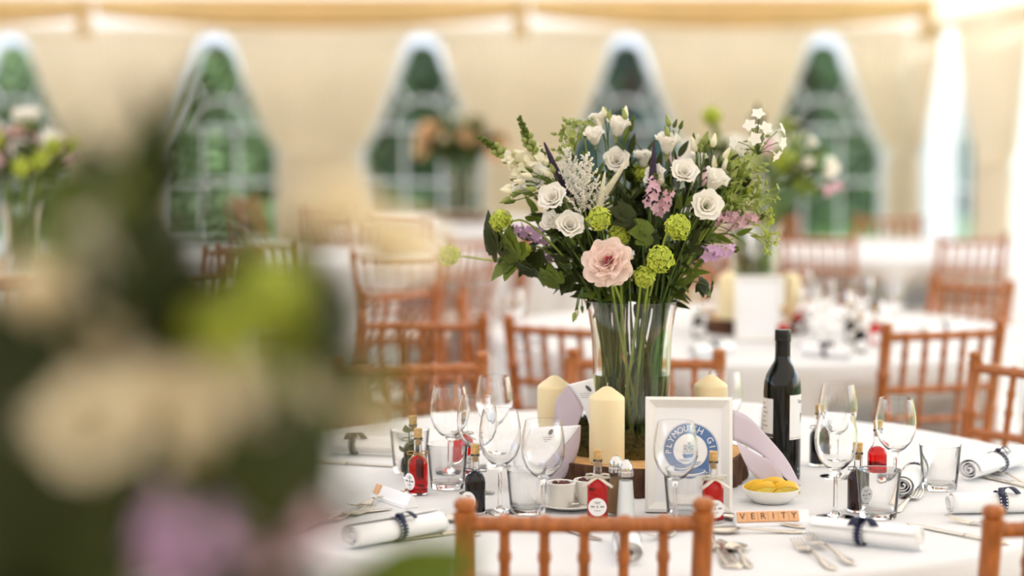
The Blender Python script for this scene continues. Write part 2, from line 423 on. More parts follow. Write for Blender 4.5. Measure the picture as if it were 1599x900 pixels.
def hedge():
    r = random.Random(77); o = thing('garden_hedge', 'long dark clipped hedge beyond the lawn', 'hedge', (-2, 31, -.06))
    b = MB()
    for k in range(9000):
        p = Vector((r.uniform(-16, 18), r.choice((-.7, -.7, r.uniform(-.7, .7))), r.uniform(.05, 3.2))); s = r.uniform(.1, .2)
        q = align(Vector((r.uniform(-1, 1), -1, r.uniform(-.3, 1))), r.uniform(0, 6))
        b.add([p + q @ Vector(v) for v in ((-s, 0, 0), (0, -s * .5, .02), (s, 0, 0), (0, s * .5, .02))], [(0, 1, 2, 3)])
    b.build('foliage', M['treeleaf'], o, smooth=False)
    MB().box((1, 0, 1.5), (34, .9, 3.0)).build('inner_branches', M['trunk'], o, smooth=False)
hedge()
# ------------------------------------------------------------------ chairs
def bamboo(p0, p1, r, rings, n=10, taper=0):
    p0, p1 = Vector(p0), Vector(p1); L = (p1 - p0).length; st = {0.0: 1, 1.0: 1}
    for t in rings:
        for dt, f in ((-.011, 1.0), (-.005, 1.28), (.005, 1.28), (.011, 1.0)):
            st[min(1, max(0, t + dt / L))] = f
    ks = sorted(st)
    return [p0.lerp(p1, k) for k in ks], [r * st[k] * (1 - taper * k) for k in ks]
def make_chair():
    t = thing('banquet_chair', 'x', 'chair')
    w = M['wood']; xs = .185
    pad = MB().grid(lambda u, v: ((u - .5) * .40 * (1 + .06 * v), .02 + .39 * v, .475 + .022 * (math.sin(PI * u) * math.sin(PI * v)) ** .3), 12, 12)
    pad.build('seat_pad', M['seatpad'], t, smooth=True)
    MB().box((0, .215, .448), (.40, .39, .035)).build('seat', w, t)
    for s in (-1, 1):
        # back post: rear leg continuing into a turned post with finial, leaning back
        pts, rd = bamboo((s * xs * .94, .035, 0), (s * xs * .97, .03, .46), .016, (.2, .45, .75))
        p2, r2 = bamboo((s * xs * .97, .03, .46), (s * xs, -.03, .845), .0165, (.12, .42, .72))
        fin = [(0, .858, .0185), (0, .866, .0185), (0, .869, .013), (0, .873, .0175), (0, .883, .0175), (0, .889, .011)]
        MB().tube(pts + p2[1:] + [Vector((s * xs, -.033, z)) for _, z, _ in fin], rd + r2[1:] + [q for _, _, q in fin], 12).build('back_post', w, t)
        pts, rd = bamboo((s * xs, .40, 0), (s * xs, .39, .44), .016, (.25, .55, .85))
        MB().tube(pts, rd, 10).build('leg', w, t)
        for z in (.16, .26):
            pts, rd = bamboo((s * xs * .96, .035, z), (s * xs, .395, z), .009, (.3, .6)); MB().tube(pts, rd, 8).build('stretcher', w, t)
    for y, z in ((.035, .2), (.395, .2)):
        pts, rd = bamboo((-xs, y, z), (xs, y, z), .009, (.3, .6)); MB().tube(pts, rd, 8).build('stretcher', w, t)
    yb = lambda z: .03 - .06 * (z - .46) / .385
    for z, r, nm in ((.848, .0125, 'top_rail'), (.69, .0115, 'back_rail'), (.60, .0095, 'back_rail'), (.525, .0095, 'back_rail')):
        pts, rd = bamboo((-xs, yb(z), z), (xs, yb(z), z), r, (1 / 6, 2 / 6, 3 / 6, 4 / 6, 5 / 6))
        pts = [Vector((p.x, p.y - .012 * math.cos(p.x / xs * PI / 2), p.z)) for p in pts]
        MB().tube(pts, rd, 10).build(nm, w, t)
    for k in range(5):
        x = -xs + 2 * xs * (k + 1) / 6; b = -.012 * math.cos(x / xs * PI / 2)
        pts, rd = bamboo((x, yb(.695) + b, .695), (x, yb(.84) + b, .842), .0085, (.36, .68))
        pts = [Vector((p.x, p.y, p.z)) for p in pts]
        MB().tube(pts, rd, 8).build('spindle', w, t)
    for k in (1, 3):
        x = -xs + 2 * xs * (k + 1) / 6
        MB().tube([(x, yb(.525) - .01, .525), (x, yb(.69) - .01, .69)], .008, 8).build('spindle', w, t)
    return t
_chair = [None]; CHAIRS = []
def chair(x, y, face, label, group):          # face = point the chair looks at
    a = math.atan2(face[1] - y, face[0] - x) - PI / 2
    if _chair[0] is None:
        _chair[0] = t = make_chair(); t.location = (x, y, 0); t.rotation_euler = (0, 0, a); t['label'] = label; t['group'] = group
    else: t = dup(_chair[0], (x, y, 0), a, label, group)
    CHAIRS.append((x, y, a)); return t
T1 = (.25, 4.0); T2 = (.84, 6.7); T3 = (-.36, 13.6); T4 = (-2.0, 8.2); T6 = (2.0, 10.9); T10 = (-1.0, 10.4); T0 = (-.30, 1.12)
g1 = 'chairs around the table in focus'; g2 = 'chairs around the table behind'; g3 = 'chairs further back in the tent'
def face(x, y, deg): return (x + math.cos(R(deg)), y + math.sin(R(deg)))
chair(.112, 3.07, face(.112, 3.07, 90), 'honey wooden spindle-back chair nearest the camera with full back rail showing', g1)
chair(.905, 3.06, face(.905, 3.06, 104), 'honey wooden chair cut off by the lower picture corner', g1)
chair(1.235, 4.78, face(1.235, 4.78, 212), 'honey wooden chair beside the rolled napkins, behind the tumbler', g1)
chair(.34, 4.98, face(.34, 4.98, 268), 'honey wooden chair directly behind the tall flower vase', g1)
chair(-.245, 4.86, face(-.245, 4.86, 285), 'honey wooden chair behind the cluster of wine glasses', g1)
chair(-.90, 4.2, T1, 'honey wooden chair hidden behind the blurred nearest bouquet', g1)
chair(.165, 5.80, face(.165, 5.80, 58), 'angled honey chair just left of the vase at the table behind', g2)
chair(1.235, 5.72, face(1.235, 5.72, 108), 'honey chair with slanted spindles between wine glass and far tables', g2)
chair(1.66, 7.25, face(1.66, 7.25, 215), 'side-on honey chair at the right end of the table behind', g2)
chair(1.78, 6.45, face(1.78, 6.45, 172), 'honey chair seen edge-on past the slanted-spindle chair', g2)
chair(.95, 7.72, face(.95, 7.72, 268), 'honey chair on the far side of the table behind, beyond its bottles', g2)
chair(-.14, 6.75, face(-.14, 6.75, 0), 'honey chair at the left end of the table behind', g2)
for x, y, tt, lb in ((-.27, 5.95, None, 'honey chair back facing the camera behind the wine glass cluster'), (-.42, 6.9, T4, 'brown chair stacked in view above the chair behind the glasses'), (-.52, 8.9, None, 'blurred brown chair left of the low hanging leaf'), (-.22, 9.75, T10, 'blurred brown chair below the far peach bouquet'),
                     (.05, 10.55, T10, 'blurred brown chair back just left of the lime snowball bloom'), (-.68, 11.4, T10, 'blurred brown chair against the far white tablecloth'), (-1.15, 12.6, T3, 'far brown chair standing between two arched windows'), (-1.18, 9.30, None, 'blurred chair back under the far white table edge'),
                     (-1.95, 7.2, T4, 'dark blurred chair seen through the nearest bouquet'), (-1.25, 7.5, T4, 'dark blurred chair behind the lime snowball of the nearest bouquet'), (-2.7, 7.45, T4, 'dark blurred chair at the picture edge beside the far vase'), (-1.3, 8.9, T4, 'blurred brown chair behind the window-side blooms'),
                     (1.55, 10.0, T6, 'blurred brown chair before the farthest table with red posts'), (2.30, 9.95, T6, 'tall brown chair below the narrow side window'), (1.05, 10.4, T6, 'blurred brown chair left of the farthest white table'), (2.25, 11.85, T6, 'pale sunlit chair below the corner drape'),
                     (-1.9, 14.3, T3, 'far blurred chair below the window behind the nearest bouquet'), (.5, 14.2, T3, 'far blurred chair behind the tall vase'), (1.55, 11.75, T6, 'pale far chair behind the farthest table')):
    chair(x, y, tt or (x + .05, y + 1), lb, g3)

# ------------------------------------------------------------------ tablecloths
def cloth(cx, cy, label, seed, near):
    r = random.Random(seed); ph = [r.uniform(0, 6) for _ in range(4)]; RT = .915; NA = 180
    prof = [(0, 0), (.2, 0), (.45, 0), (.7, 0), (.85, 0), (RT - .012, 0), (RT - .003, -.004), (RT, -.012)]
    zs = [-.03, -.06, -.1, -.16, -.22, -.3, -.38, -.46, -.55, -.65, -.742]
    mine = [(x - cx, y - cy, a) for x, y, a in CHAIRS if (x - cx) ** 2 + (y - cy) ** 2 < 1.7]
    vs = []; fs = []; rows = 0
    for (q, z) in prof[1:]:
        for k in range(NA):
            a = 2 * PI * k / NA; vs.append((q * math.cos(a), q * math.sin(a), .75 + z))
        rows += 1
    for z in zs:
        d = -z / .742
        for k in range(NA):
            a = 2 * PI * k / NA
            wv = .5 + .5 * math.sin(13 * a + ph[0] + .8 * math.sin(3 * a + ph[1]))
            q = RT + .003 + d ** .8 * (.075 * wv - .02) + d * .02 * math.sin(29 * a + ph[2])
            x, y = q * math.cos(a), q * math.sin(a)
            for (mx, my, ma) in mine:
                lx = (x - mx) * math.cos(ma) + (y - my) * math.sin(ma); ly = -(x - mx) * math.sin(ma) + (y - my) * math.cos(ma)
                if abs(lx) < .30 and -.3 < ly < .46:
                    wgt = min(1, max(0, (.66 - (.75 + z)) / .10)) * min(1, (.30 - abs(lx)) / .06)
                    if .75 + z > .66: wgt = 0
                    ly2 = ly + (.47 - ly) * wgt
                    x = mx + lx * math.cos(ma) - ly2 * math.sin(ma); y = my + lx * math.sin(ma) + ly2 * math.cos(ma)
            vs.append((x, y, .75 + z))
        rows += 1
    c = len(vs); vs.append((0, 0, .75))
    for k in range(NA): fs.append((c, k, (k + 1) % NA))
    for i in range(rows - 1):
        for k in range(NA): fs.append((i * NA + k, (i + 1) * NA + k, (i + 1) * NA + (k + 1) % NA, i * NA + (k + 1) % NA))
    o = MB().add(vs, fs).build('tablecloth', M['cloth'], None, (cx, cy, 0), smooth=True)
    return tag(o, label, 'tablecloth', 'white round tablecloths')
cloth(*T1, 'white cloth on the round table carrying the tall vase in focus', 1, True)
cloth(*T2, 'white cloth on the blurred table right behind the wine bottle', 2, False)
cloth(*T3, 'far white cloth under the peach bouquet by the windows', 3, False)
cloth(*T4, 'white cloth on the table behind the blurred nearest bouquet', 4, False)
cloth(*T6, 'bright white cloth on the farthest table near the tent corner', 5, False)
cloth(*T10, 'white cloth on the table among the stacked-looking chairs', 6, False)
cloth(*T0, 'white cloth on the table right under the camera', 7, False)
TZ = .7505

# ------------------------------------------------------------------ glassware
def lathe_glass(outer, inner, n=40):           # closed solid of revolution
    return MB().lathe(outer + inner[::-1], n)
def mk_wineglass():
    o = [(0, 0), (.034, 0), (.0345, .0015), (.030, .003), (.012, .006), (.0048, .012), (.0038, .025), (.0036, .07), (.0042, .080), (.009, .086), (.020, .094), (.031, .107), (.0375, .125), (.0392, .142), (.0378, .160), (.0345, .178), (.0322, .190)]
    i = [(0, .0885), (.010, .0905), (.0195, .0965), (.030, .109), (.0365, .126), (.0382, .142), (.0368, .160), (.0336, .178), (.0314, .1898)]
    return o, i
def wineglass(px, base, label, grp='wine glasses on the table in focus', sc=1.0):
    t = thing('wine_glass', label, 'glass', G(px, base, TZ), group=grp); t.scale = (sc,) * 3
    if 'wg' not in CACHE:
        o, i = mk_wineglass(); CACHE['wg'] = lathe_glass(o, i).mesh('bowl', M['glass'], 'auto')
    link('bowl', CACHE['wg'], t); return t
CACHE = {}
def tumbler(px, base, label, sc=1.0, grp='tumblers on the table in focus'):
    t = thing('tumbler', label, 'glass', G(px, base, TZ), group=grp); t.scale = (sc,) * 3
    if 'tb' not in CACHE:
        o = [(0, 0), (.030, 0), (.0325, .001), (.0335, .004), (.0345, .014), (.0408, .086), (.0412, .0878)]
        i = [(0, .010), (.026, .0105), (.0305, .013), (.0322, .017), (.0392, .086), (.0402, .0878)]
        CACHE['tb'] = lathe_glass(o, i).mesh('cup', M['glass'], 'auto')
    link('cup', CACHE['tb'], t); return t
for a in ((702, 750, 'wine glass leftmost of the cluster, its bowl before the chair rail'), (745, 771, 'wine glass in the middle of the left cluster, before the red bottle'), (772, 729, 'rearmost wine glass of the left cluster'),
          (781, 800, 'large wine glass at the front of the left cluster'), (848, 822, 'wine glass standing in front of the white menu card'), (1054, 825, 'wine glass standing in front of the framed print'),
          (1307, 745, 'wine glass partly hidden behind the front glass right of the wine bottle'), (1304, 808, 'front wine glass right of the wine bottle, long stem showing'), (1397, 775, 'wine glass with the red bottle at its foot'),
          (1130, 719, 'wine glass behind the picture frame beside the ivory candle')): wineglass(*a)
for a in ((640, 737, 'tumbler with a green tint behind the corked red bottle'), (699, 762, 'tumbler between the twine-tied red bottle and the dark bottle'), (823, 801, 'tumbler beside the ramekin of dark sauce', .92),
          (1071, 812, 'tumbler in front of the framed print, beside the red bottle'), (1371, 808, 'tumbler behind the ribbon-tied napkin'), (1467, 764, 'tumbler beside the fork and the far rolled napkin'), (1166, 694, 'tumbler half hidden behind the lavender card')): tumbler(*a)

# ------------------------------------------------------------------ log slice, moss, vase
SL = Vector((.262, 3.955, TZ)); SLH = .056
def log_slice(loc, label, sc=1.0, seed=3):
    t = thing('log_slice', label, 'wood slice', loc); r = random.Random(seed)
    NB = 240; R0 = .205 * sc
    wob = [1 + .035 * math.sin(2 * PI * k / NB * 3 + 1) + .02 * math.sin(2 * PI * k / NB * 7) for k in range(NB)]
    rg = [.030 * abs(math.sin(2 * PI * k / NB * 23 + 1.5 * math.sin(k * .21))) + r.uniform(0, .012) for k in range(NB)]
    def bk(u, v):
        k = int(round(u * NB)) % NB; q = R0 * wob[k] * (.985 + rg[k] * (.65 + .35 * math.sin(v * 7 + k * .37))); return (q * math.cos(2 * PI * u), q * math.sin(2 * PI * u), SLH * sc * v)
    side = MB().grid(bk, NB, 8, True)
    inn = [(R0 * .955 * wob[k] * math.cos(2 * PI * k / NB), R0 * .955 * wob[k] * math.sin(2 * PI * k / NB), SLH * sc) for k in range(NB)]
    top = [bk(k / NB, 1) for k in range(NB)]
    side.add(inn + top, [(k, NB + k, NB + (k + 1) % NB, (k + 1) % NB) for k in range(NB)])
    side.build('bark', M['bark'], t, smooth='auto')
    vs = [(0, 0, SLH * sc)] + inn
    MB().add(vs, [(0, 1 + k, 1 + (k + 1) % NB) for k in range(NB)]).build('end_grain', M['endgrain'], t, smooth=False)
    MB().add([(v[0], v[1], .0005) for v in vs], [(0, 1 + (k + 1) % NB, 1 + k) for k in range(NB)]).build('underside', M['endgrain'], t, smooth=False)
    return t
log_slice(SL, 'bark-edged log slice under the tall vase and candles')
VB = Vector((.242, 3.99, TZ + SLH + .0005))      # vase foot
def moss(loc, label, r0=.078, r1=.125, n=5200, seed=5):
    r = random.Random(seed); b = MB(); H = .060
    def core(u, v):
        a = 2 * PI * u; w = PI * v; k = 1 + .14 * math.sin(a * 7 + v * 5) + .10 * math.sin(a * 17 + v * 11)
        q = (r0 + r1) / 2 - (r1 - r0) / 2 * math.cos(w); return (q * math.cos(a), q * math.sin(a), H * .72 * math.sin(w) * k + .001)
    b.grid(core, 90, 8, True)
    for k in range(n):
        u, v = r.random(), r.uniform(.05, .95); p = Vector(core(u, v)); s = r.uniform(.006, .016)
        nrm = Vector((math.cos(2 * PI * u) * -math.cos(PI * v), math.sin(2 * PI * u) * -math.cos(PI * v), .5))
        d = (nrm.normalized() + Vector((r.uniform(-1, 1), r.uniform(-1, 1), r.uniform(-.6, .8)))).normalized() * s; sd = d.orthogonal().normalized() * s * .13
        b.add([p - sd, p + sd, p + d], [(0, 1, 2)])
    o = b.build('moss', M['moss'], None, loc, smooth=False); tag(o, label, 'moss', kind='stuff'); return o
moss(VB, 'ring of dark moss around the foot of the tall vase', .084, .150)
VPO = [(0, 0), (.068, 0), (.0725, .002), (.0735, .006), (.0745, .03), (.078, .12), (.0795, .19), (.0805, .215), (.0830, .245), (.0885, .280), (.0975, .302)]
VPI = [(0, .014), (.064, .015), (.0695, .019), (.0712, .03), (.0748, .12), (.0762, .19), (.0772, .215), (.0797, .245), (.0855, .280), (.0955, .302)]
def vase(loc, label, hi=True):
    t = thing('glass_vase', label, 'vase', loc, group='flared glass vases')
    if 'vase' not in CACHE:
        CACHE['vase'] = lathe_glass(VPO, VPI, 64).mesh('vase_body', M['glass'], 'auto')
        CACHE['vwater'] = MB().lathe([(0, .0145), (.064, .0155), (.0700, .019), (.0717, .03), (.0753, .12), (.0758, .152), (0, .152)], 64).mesh('water', M['water'], 'auto')
    link('vase_body', CACHE['vase'], t); link('water', CACHE['vwater'], t); return t
vase(VB, 'tall flared glass vase full of stems in the centre of the table')

# ------------------------------------------------------------------ candles
def candle(loc, label, h=.148, r=.0345):
    t = thing('pillar_candle', label, 'candle', loc, group='ivory pillar candles')
    MB().lathe([(0, 0), (r - .001, 0), (r, .002), (r, h * .83), (r * .985, h * .855), (r * .86, h * .885), (.010, h * .985), (.004, h), (0, h)], 48).build('wax', M['wax'], t)
    MB().tube([(0, 0, h - .002), (.001, 0, h + .007)], .0011, 6).build('wick', M['wick'], t)
    return t
ct = TZ + SLH + .0005
candle(Vector((AT(948, 600, 3.825).x, 3.825, ct)), 'ivory pillar candle standing in front of the glass vase')
candle(Vector((AT(857, 600, 3.95).x + .012, 3.985, ct)), 'ivory pillar candle behind the white menu card, left of the vase')
candle(Vector((AT(1112, 600, 3.97).x, 4.0, ct)), 'ivory pillar candle peeking over the picture frame')

# ------------------------------------------------------------------ text
def text_mesh(s, size, m, name='lettering', ext=.0001):
    cu = bpy.data.curves.new(name, 'FONT'); cu.body = s; cu.size = size; cu.align_x = 'CENTER'; cu.align_y = 'CENTER'; cu.extrude = ext; cu.resolution_u = 3
    o = bpy.data.objects.new(name, cu); C.objects.link(o)
    dg = bpy.context.evaluated_depsgraph_get(); me = bpy.data.meshes.new_from_object(o.evaluated_get(dg))
    bpy.data.objects.remove(o); bpy.data.curves.remove(cu)
    me.name = name; me.materials.clear(); me.materials.append(m); return me
UP = Matrix.Rotation(PI / 2, 4, 'X')           # text laid in XZ, facing -Y

# ------------------------------------------------------------------ picture frame
def picture_frame(loc, rz, lean, label, logo=True, fw=.160, fh=.212, grp='white picture frames'):
    t = thing('picture_frame', label, 'picture frame', loc, rz, group=grp); t.rotation_euler = (-lean, 0, rz)
    b = .019; d = .016
    def rail(p0, p1, q1, q0):                  # mitred moulding: outer edge p0-p1, inner q0-q1
        mid = .45
        def L(a, c, k): return (a[0] + (c[0] - a[0]) * k, a[1] + (c[1] - a[1]) * k)
        sec = [(0, 0), (0, -d), (.30, -d - .002), (.55, -d + .002), (.85, -.008), (1, -.007), (1, 0)]
        vs = []
        for k, y in sec:
            for a, c in ((p0, q0), (p1, q1)): x, z = L(a, c, k); vs.append((x, y, z))
        m = len(sec); MB().add(vs, [(2 * i, 2 * i + 1, 2 * ((i + 1) % m) + 1, 2 * ((i + 1) % m)) for i in range(m)] + [tuple(2 * i for i in range(m)), tuple(2 * i + 1 for i in reversed(range(m)))]).build('moulding', M['frame'], t)
    o = [(-fw / 2, 0), (fw / 2, 0), (fw / 2, fh), (-fw / 2, fh)]; i = [(-fw / 2 + b, b), (fw / 2 - b, b), (fw / 2 - b, fh - b), (-fw / 2 + b, fh - b)]
    for k in range(4): rail(o[k], o[(k + 1) % 4], i[(k + 1) % 4], i[k])
    MB().box((0, -.003, fh / 2), (fw - 2 * b + .002, .004, fh - 2 * b + .002)).build('print', M['card'], t, smooth=False)
    MB().box((0, .03, fh * .36), (.05, .003, fh * .74), Matrix.Rotation(R(16), 3, 'X')).build('strut', M['frame'], t, smooth=False)
    if logo:
        cx, cz, ro, ri, y = .003, fh - .100, .0505, .0315, -.0053
        def ann(a, bb, a0, a1, yy, n=72): return MB().grid(lambda u, v: (cx + (a + (bb - a) * v) * math.cos(a0 + (a1 - a0) * u), yy, cz + (a + (bb - a) * v) * math.sin(a0 + (a1 - a0) * u)), n, 1)
        ring = ann(ri, ro, 0, 2 * PI, y).build('logo_ring', M['logo'], t, smooth=False)
        ann(ro + .0012, ro + .0018, 0, 2 * PI, y).build('logo_outline', M['logo'], t, smooth=False)
        word = 'PLYMOUTH GIN'; angs = [184 - k * 17.2 for k in range(12)]
        for ch, a in zip(word, angs):
            if ch == ' ': continue
            q = R(a); rr = (ro + ri) / 2
            link('letter', text_mesh(ch, .0165, M['card'], 'letter'), ring, M=Matrix.Translation((cx + rr * math.cos(q), y - .0004, cz + rr * math.sin(q))) @ Matrix.Rotation(-(q - PI / 2), 4, 'Y') @ UP)
        # lower banner with two bars and the little sailing ship
        MB().grid(lambda u, v: (cx - .036 + .072 * u, y - .0003, cz - .045 - .012 * v + .004 * (2 * u - 1) ** 2), 12, 1).build('logo_banner', M['card'], t, smooth=False)
        MB().grid(lambda u, v: (cx - .030 + .060 * u, y - .0006, cz - .048 - .006 * v + .004 * (2 * u - 1) ** 2), 12, 1).build('logo_bar', M['logo'], t, smooth=False)
        MB().grid(lambda u, v: (cx - .022 + .044 * u, y - .0003, cz - .0585 - .005 * v * (1 - (2 * u - 1) ** 2)), 12, 1).build('logo_bar', M['logo'], t, smooth=False)
        ship = MB(); sy = y
        ship.add([(cx - .014, sy, cz - .008), (cx + .015, sy, cz - .008), (cx + .011, sy, cz - .017), (cx - .010, sy, cz - .017)], [(0, 1, 2, 3)])
        for mx, hh in ((-.008, .018), (.001, .024), (.009, .017)):
            ship.box((cx + mx, sy, cz - .008 + hh / 2), (.0008, .0002, hh))
            for q in (0, 1):
                z0 = cz - .004 + q * hh * .45; w = .0042 - q * .001
                for sg in (-1, 1): ship.tube([(cx + mx + sg * w, sy, z0), (cx + mx + sg * w * .75, sy, z0 + hh * .36)], .0004, 4)
                ship.tube([(cx + mx - w, sy, z0), (cx + mx, sy, z0 - .0012), (cx + mx + w, sy, z0)], .0004, 4)
                ship.tube([(cx + mx - w * .75, sy, z0 + hh * .36), (cx + mx + w * .75, sy, z0 + hh * .36)], .0004, 4)
        for q in range(3): ship.tube([(cx - .02 + .002 * q, sy, cz - .0195 - q * .0025), (cx, sy, cz - .0205 - q * .0025), (cx + .02 - .002 * q, sy, cz - .0195 - q * .0025)], .0004, 4)
        ship.build('ship_drawing', M['logo'], t, smooth=False)
    return t
fp = G(1075, 800, TZ)
picture_frame(fp, R(-3), R(9), 'white picture frame with a round blue gin logo print')

# ------------------------------------------------------------------ wine bottle
def patch(r, a0, a1, z0, z1, n=16): return MB().grid(lambda u, v: (r * math.cos(a0 + (a1 - a0) * u), r * math.sin(a0 + (a1 - a0) * u), z0 + (z1 - z0) * v), n, 1)
def wine_bottle(loc, rz, label, text=True, grp='wine bottles'):
    t = thing('wine_bottle', label, 'bottle', loc, rz, group=grp)
    MB().lathe([(0, .004), (.03, .001), (.0355, 0), (.0372, .003), (.0375, .008), (.0375, .180), (.0365, .195), (.0325, .212), (.0235, .228), (.0165, .240), (.0148, .252), (.0145, .262), (0, .262)], 48).build('bottle_body', M['wineglassb'], t)
    MB().lathe([(.0147, .236), (.0152, .240), (.0150, .278), (.0163, .280), (.0166, .283), (.0160, .285), (.0163, .287), (.0163, .299), (.0155, .302), (0, .302)], 40).build('capsule', M['capsule'], t)
    f = patch(.03775, R(-66), R(28), .085, .174).build('front_label', M['paper'], t)
    k = patch(.03775, R(-182), R(-118), .088, .166).build('back_label', M['paper'], t)
    if text:
        def onlab(s, size, a, z, m, lab):
            link('lettering', text_mesh(s, size, m), lab, M=Matrix.Rotation(a, 4, 'Z') @ Matrix.Translation((.0380, 0, z)) @ Matrix.Rotation(PI / 2, 4, 'Z') @ UP)
        for q, (c, a) in enumerate(zip('Torr', (-32, -24, -17, -11))): onlab(c, .011, R(a), .160, M['ink'], f)
        emb = MB()
        for q in range(4): emb.box((.0379, 0, .134 - q * .005), (.0003, .006 - .001 * q, .004))
        emb.xf(Matrix.Rotation(R(-16), 4, 'Z')).build('emblem', M['darkink'], f, smooth=False)
        patch(.0379, R(-66), R(28), .088, .0892).build('gilt_line', M['cork'], f)
        ln = MB()
        for q in range(6):
            b = patch(.0379, R(-172), R(-172 + 20 + 14 * ((q * 7) % 3) / 2), .155 - q * .009, .1565 - q * .009, 6); ln.add(b.v, b.f)
        ln.build('small_print', M['ink'], k)
        patch(.0379, R(-182), R(-118), .089, .096).build('barcode', M['ink'], k)
    return t
wine_bottle(G(1220, 748, TZ), R(-8), 'dark red wine bottle with white label and black capsule')

# ------------------------------------------------------------------ miniature liqueur bottles
def mini(px, base, liq, label, lab_a=-90, tie='ribbon', rz=0, words=True, sc=1.0, grp='corked miniature liqueur bottles', loc=None):
    t = thing('liqueur_bottle', label, 'bottle', loc or G(px, base, TZ), R(rz), group=grp); t.scale = (sc,) * 3
    if 'mini' not in CACHE:
        o = [(0, 0), (.0165, 0), (.0185, .0015), (.019, .004), (.019, .060), (.0180, .066), (.0140, .073), (.0095, .079), (.0078, .085), (.0075, .106), (.0088, .107), (.0088, .111)]
        i = [(0, .004), (.0150, .0045), (.0172, .007), (.0174, .059), (.0165, .065), (.0127, .0715), (.0083, .078), (.0066, .085), (.0064, .110)]
        CACHE['mini'] = MB().lathe(o + i[::-1], 32, sq=.35).mesh('bottle_body', M['glass'], True)
        for nm in ('red', 'maroon', 'dark'):
            CACHE['liq' + nm] = MB().lathe([(0, .0042), (.0152, .0047), (.0175, .007), (.0177, .059), (.0168, .065), (.0130, .0715), (.0110, .0745), (0, .0745)], 32, sq=.35).mesh('liqueur', M[nm], True)
        CACHE['cork'] = MB().lathe([(0, .097), (.0062, .097), (.0064, .109), (.0076, .112), (.0082, .127), (.0075, .128), (0, .128)], 20).mesh('cork', M['cork'], 'auto')
        def disc(rr, n=28):
            vs = []
            R0 = .0228
            for k in range(n):
                a = 2 * PI * k / n; vs.append((rr * math.cos(a), -.0206 - .0, .027 + rr * math.sin(a)))
            return MB().add(vs, [tuple(range(n))])
        CACHE['minilab'] = disc(.0165).mesh('label', M['paper'], False)
        ln = MB()
        for z, w in ((.036, .012), (.0335, .008), (.0205, .011)): ln.box((0, -.0208, z), (w, .0002, .0009))
        CACHE['minilines'] = ln.mesh('small_print', M['ink'], False)
        CACHE['miniamp'] = text_mesh('&', .006, M['ink'], 'ampersand')
        nm = MB()
        for x, w in ((-.0085, .007), (.0085, .007)):
            nm.box((x, -.0208, .0275), (w, .0002, .0012))
            for q in range(4): nm.box((x - w / 2 + w * (q + .5) / 4, -.0208, .0280), (.0008, .0002, .003))
        CACHE['mininame'] = nm.mesh('names', M['ink'], False)
        def bow(m, wid, flat, tails):
            b = MB()
            b.tube([(.0092 * math.cos(2 * PI * k / 16), .0092 * math.sin(2 * PI * k / 16), .0795) for k in range(17)], wid * .5, 6, flat=flat)
            for s in (-1, 1):
                b.tube([(0, -.0095, .080), (s * .010, -.0135, .0865), (s * .020, -.014, .0855), (s * .021, -.013, .0805), (s * .010, -.012, .079), (0, -.0098, .0795)], wid, 6, flat=flat)
                b.tube([(0, -.010, .0795), (s * .009, -.017, .076), (s * .016, -.021, .071), (s * tails, -.0215, .064)], wid, 6, flat=flat)
            return b.mesh('bow', m, True)
        CACHE['ribbon'] = bow(M['ribbonw'], .0052, .30, .027); CACHE['twine'] = bow(M['twine'], .0011, 1, .018); CACHE['string'] = bow(M['navy'], .0009, 1, .014)
    link('bottle_body', CACHE['mini'], t); link('liqueur', CACHE['liq' + liq], t); link('cork', CACHE['cork'], t)
    L = link('label', CACHE['minilab'], t, M=Matrix.Rotation(R(lab_a + 90), 4, 'Z'))
    if words:
        link('small_print', CACHE['minilines'], L); link('names', CACHE['mininame'], L)
        link('ampersand', CACHE['miniamp'], L, M=Matrix.Translation((0, -.0209, .0275)) @ UP)
    if tie: link('bow', CACHE[tie], t)
    return t
mini(933, 812, 'red', 'corked red liqueur bottle with ivory bow beside the salt shaker', rz=-3)
mini(1113, 815, 'red', 'corked red liqueur bottle with ivory bow in front of the picture frame', rz=6)
mini(653, 772, 'red', 'corked red liqueur bottle tied with tan twine at the left of the table', lab_a=-140, tie='twine')
mini(645, 748, 'dark', 'dark corked liqueur bottle behind the twine-tied red one', lab_a=-200, tie='string')
mini(722, 742, 'red', 'red liqueur bottle seen through the wine glass cluster', lab_a=-40, tie='ribbon')
mini(742, 802, 'dark', 'near black liqueur bottle with cream cork and string, left of the large glass', lab_a=-125, tie='string')
mini(1339, 799, 'maroon', 'maroon liqueur bottle behind the napkin tumbler', lab_a=-60, tie='string')
mini(1278, 727, 'dark', 'dark liqueur bottle right of the wine bottle', lab_a=60, tie='string')
mini(1369, 757, 'red', 'bright red liqueur bottle below the right-hand wine glass', lab_a=90, tie=None)
# bay sprig tucked by the left bottles
t = thing('leaf_sprig', 'small dark leaf sprig behind the twine-tied red bottle', 'sprig', G(636, 752, TZ))
MB().tube([(0, 0, 0), (.002, 0, .04), (.004, 0, .10)], .0012, 6).build('stem', M['stem'], t)
for k in range(7):
    a = k * 2.4; z = .05 + k * .008
    lf = MB().grid(lambda u, v: (.026 * u, (v - .5) * .018 * math.sin(PI * min(1, u * .95 + .03)), .012 * u * u), 6, 2)
    lf.build('leaf', M['leafsprig'], t, M=Matrix.Translation((.002, 0, z)) @ Matrix.Rotation(a, 4, 'Z'))

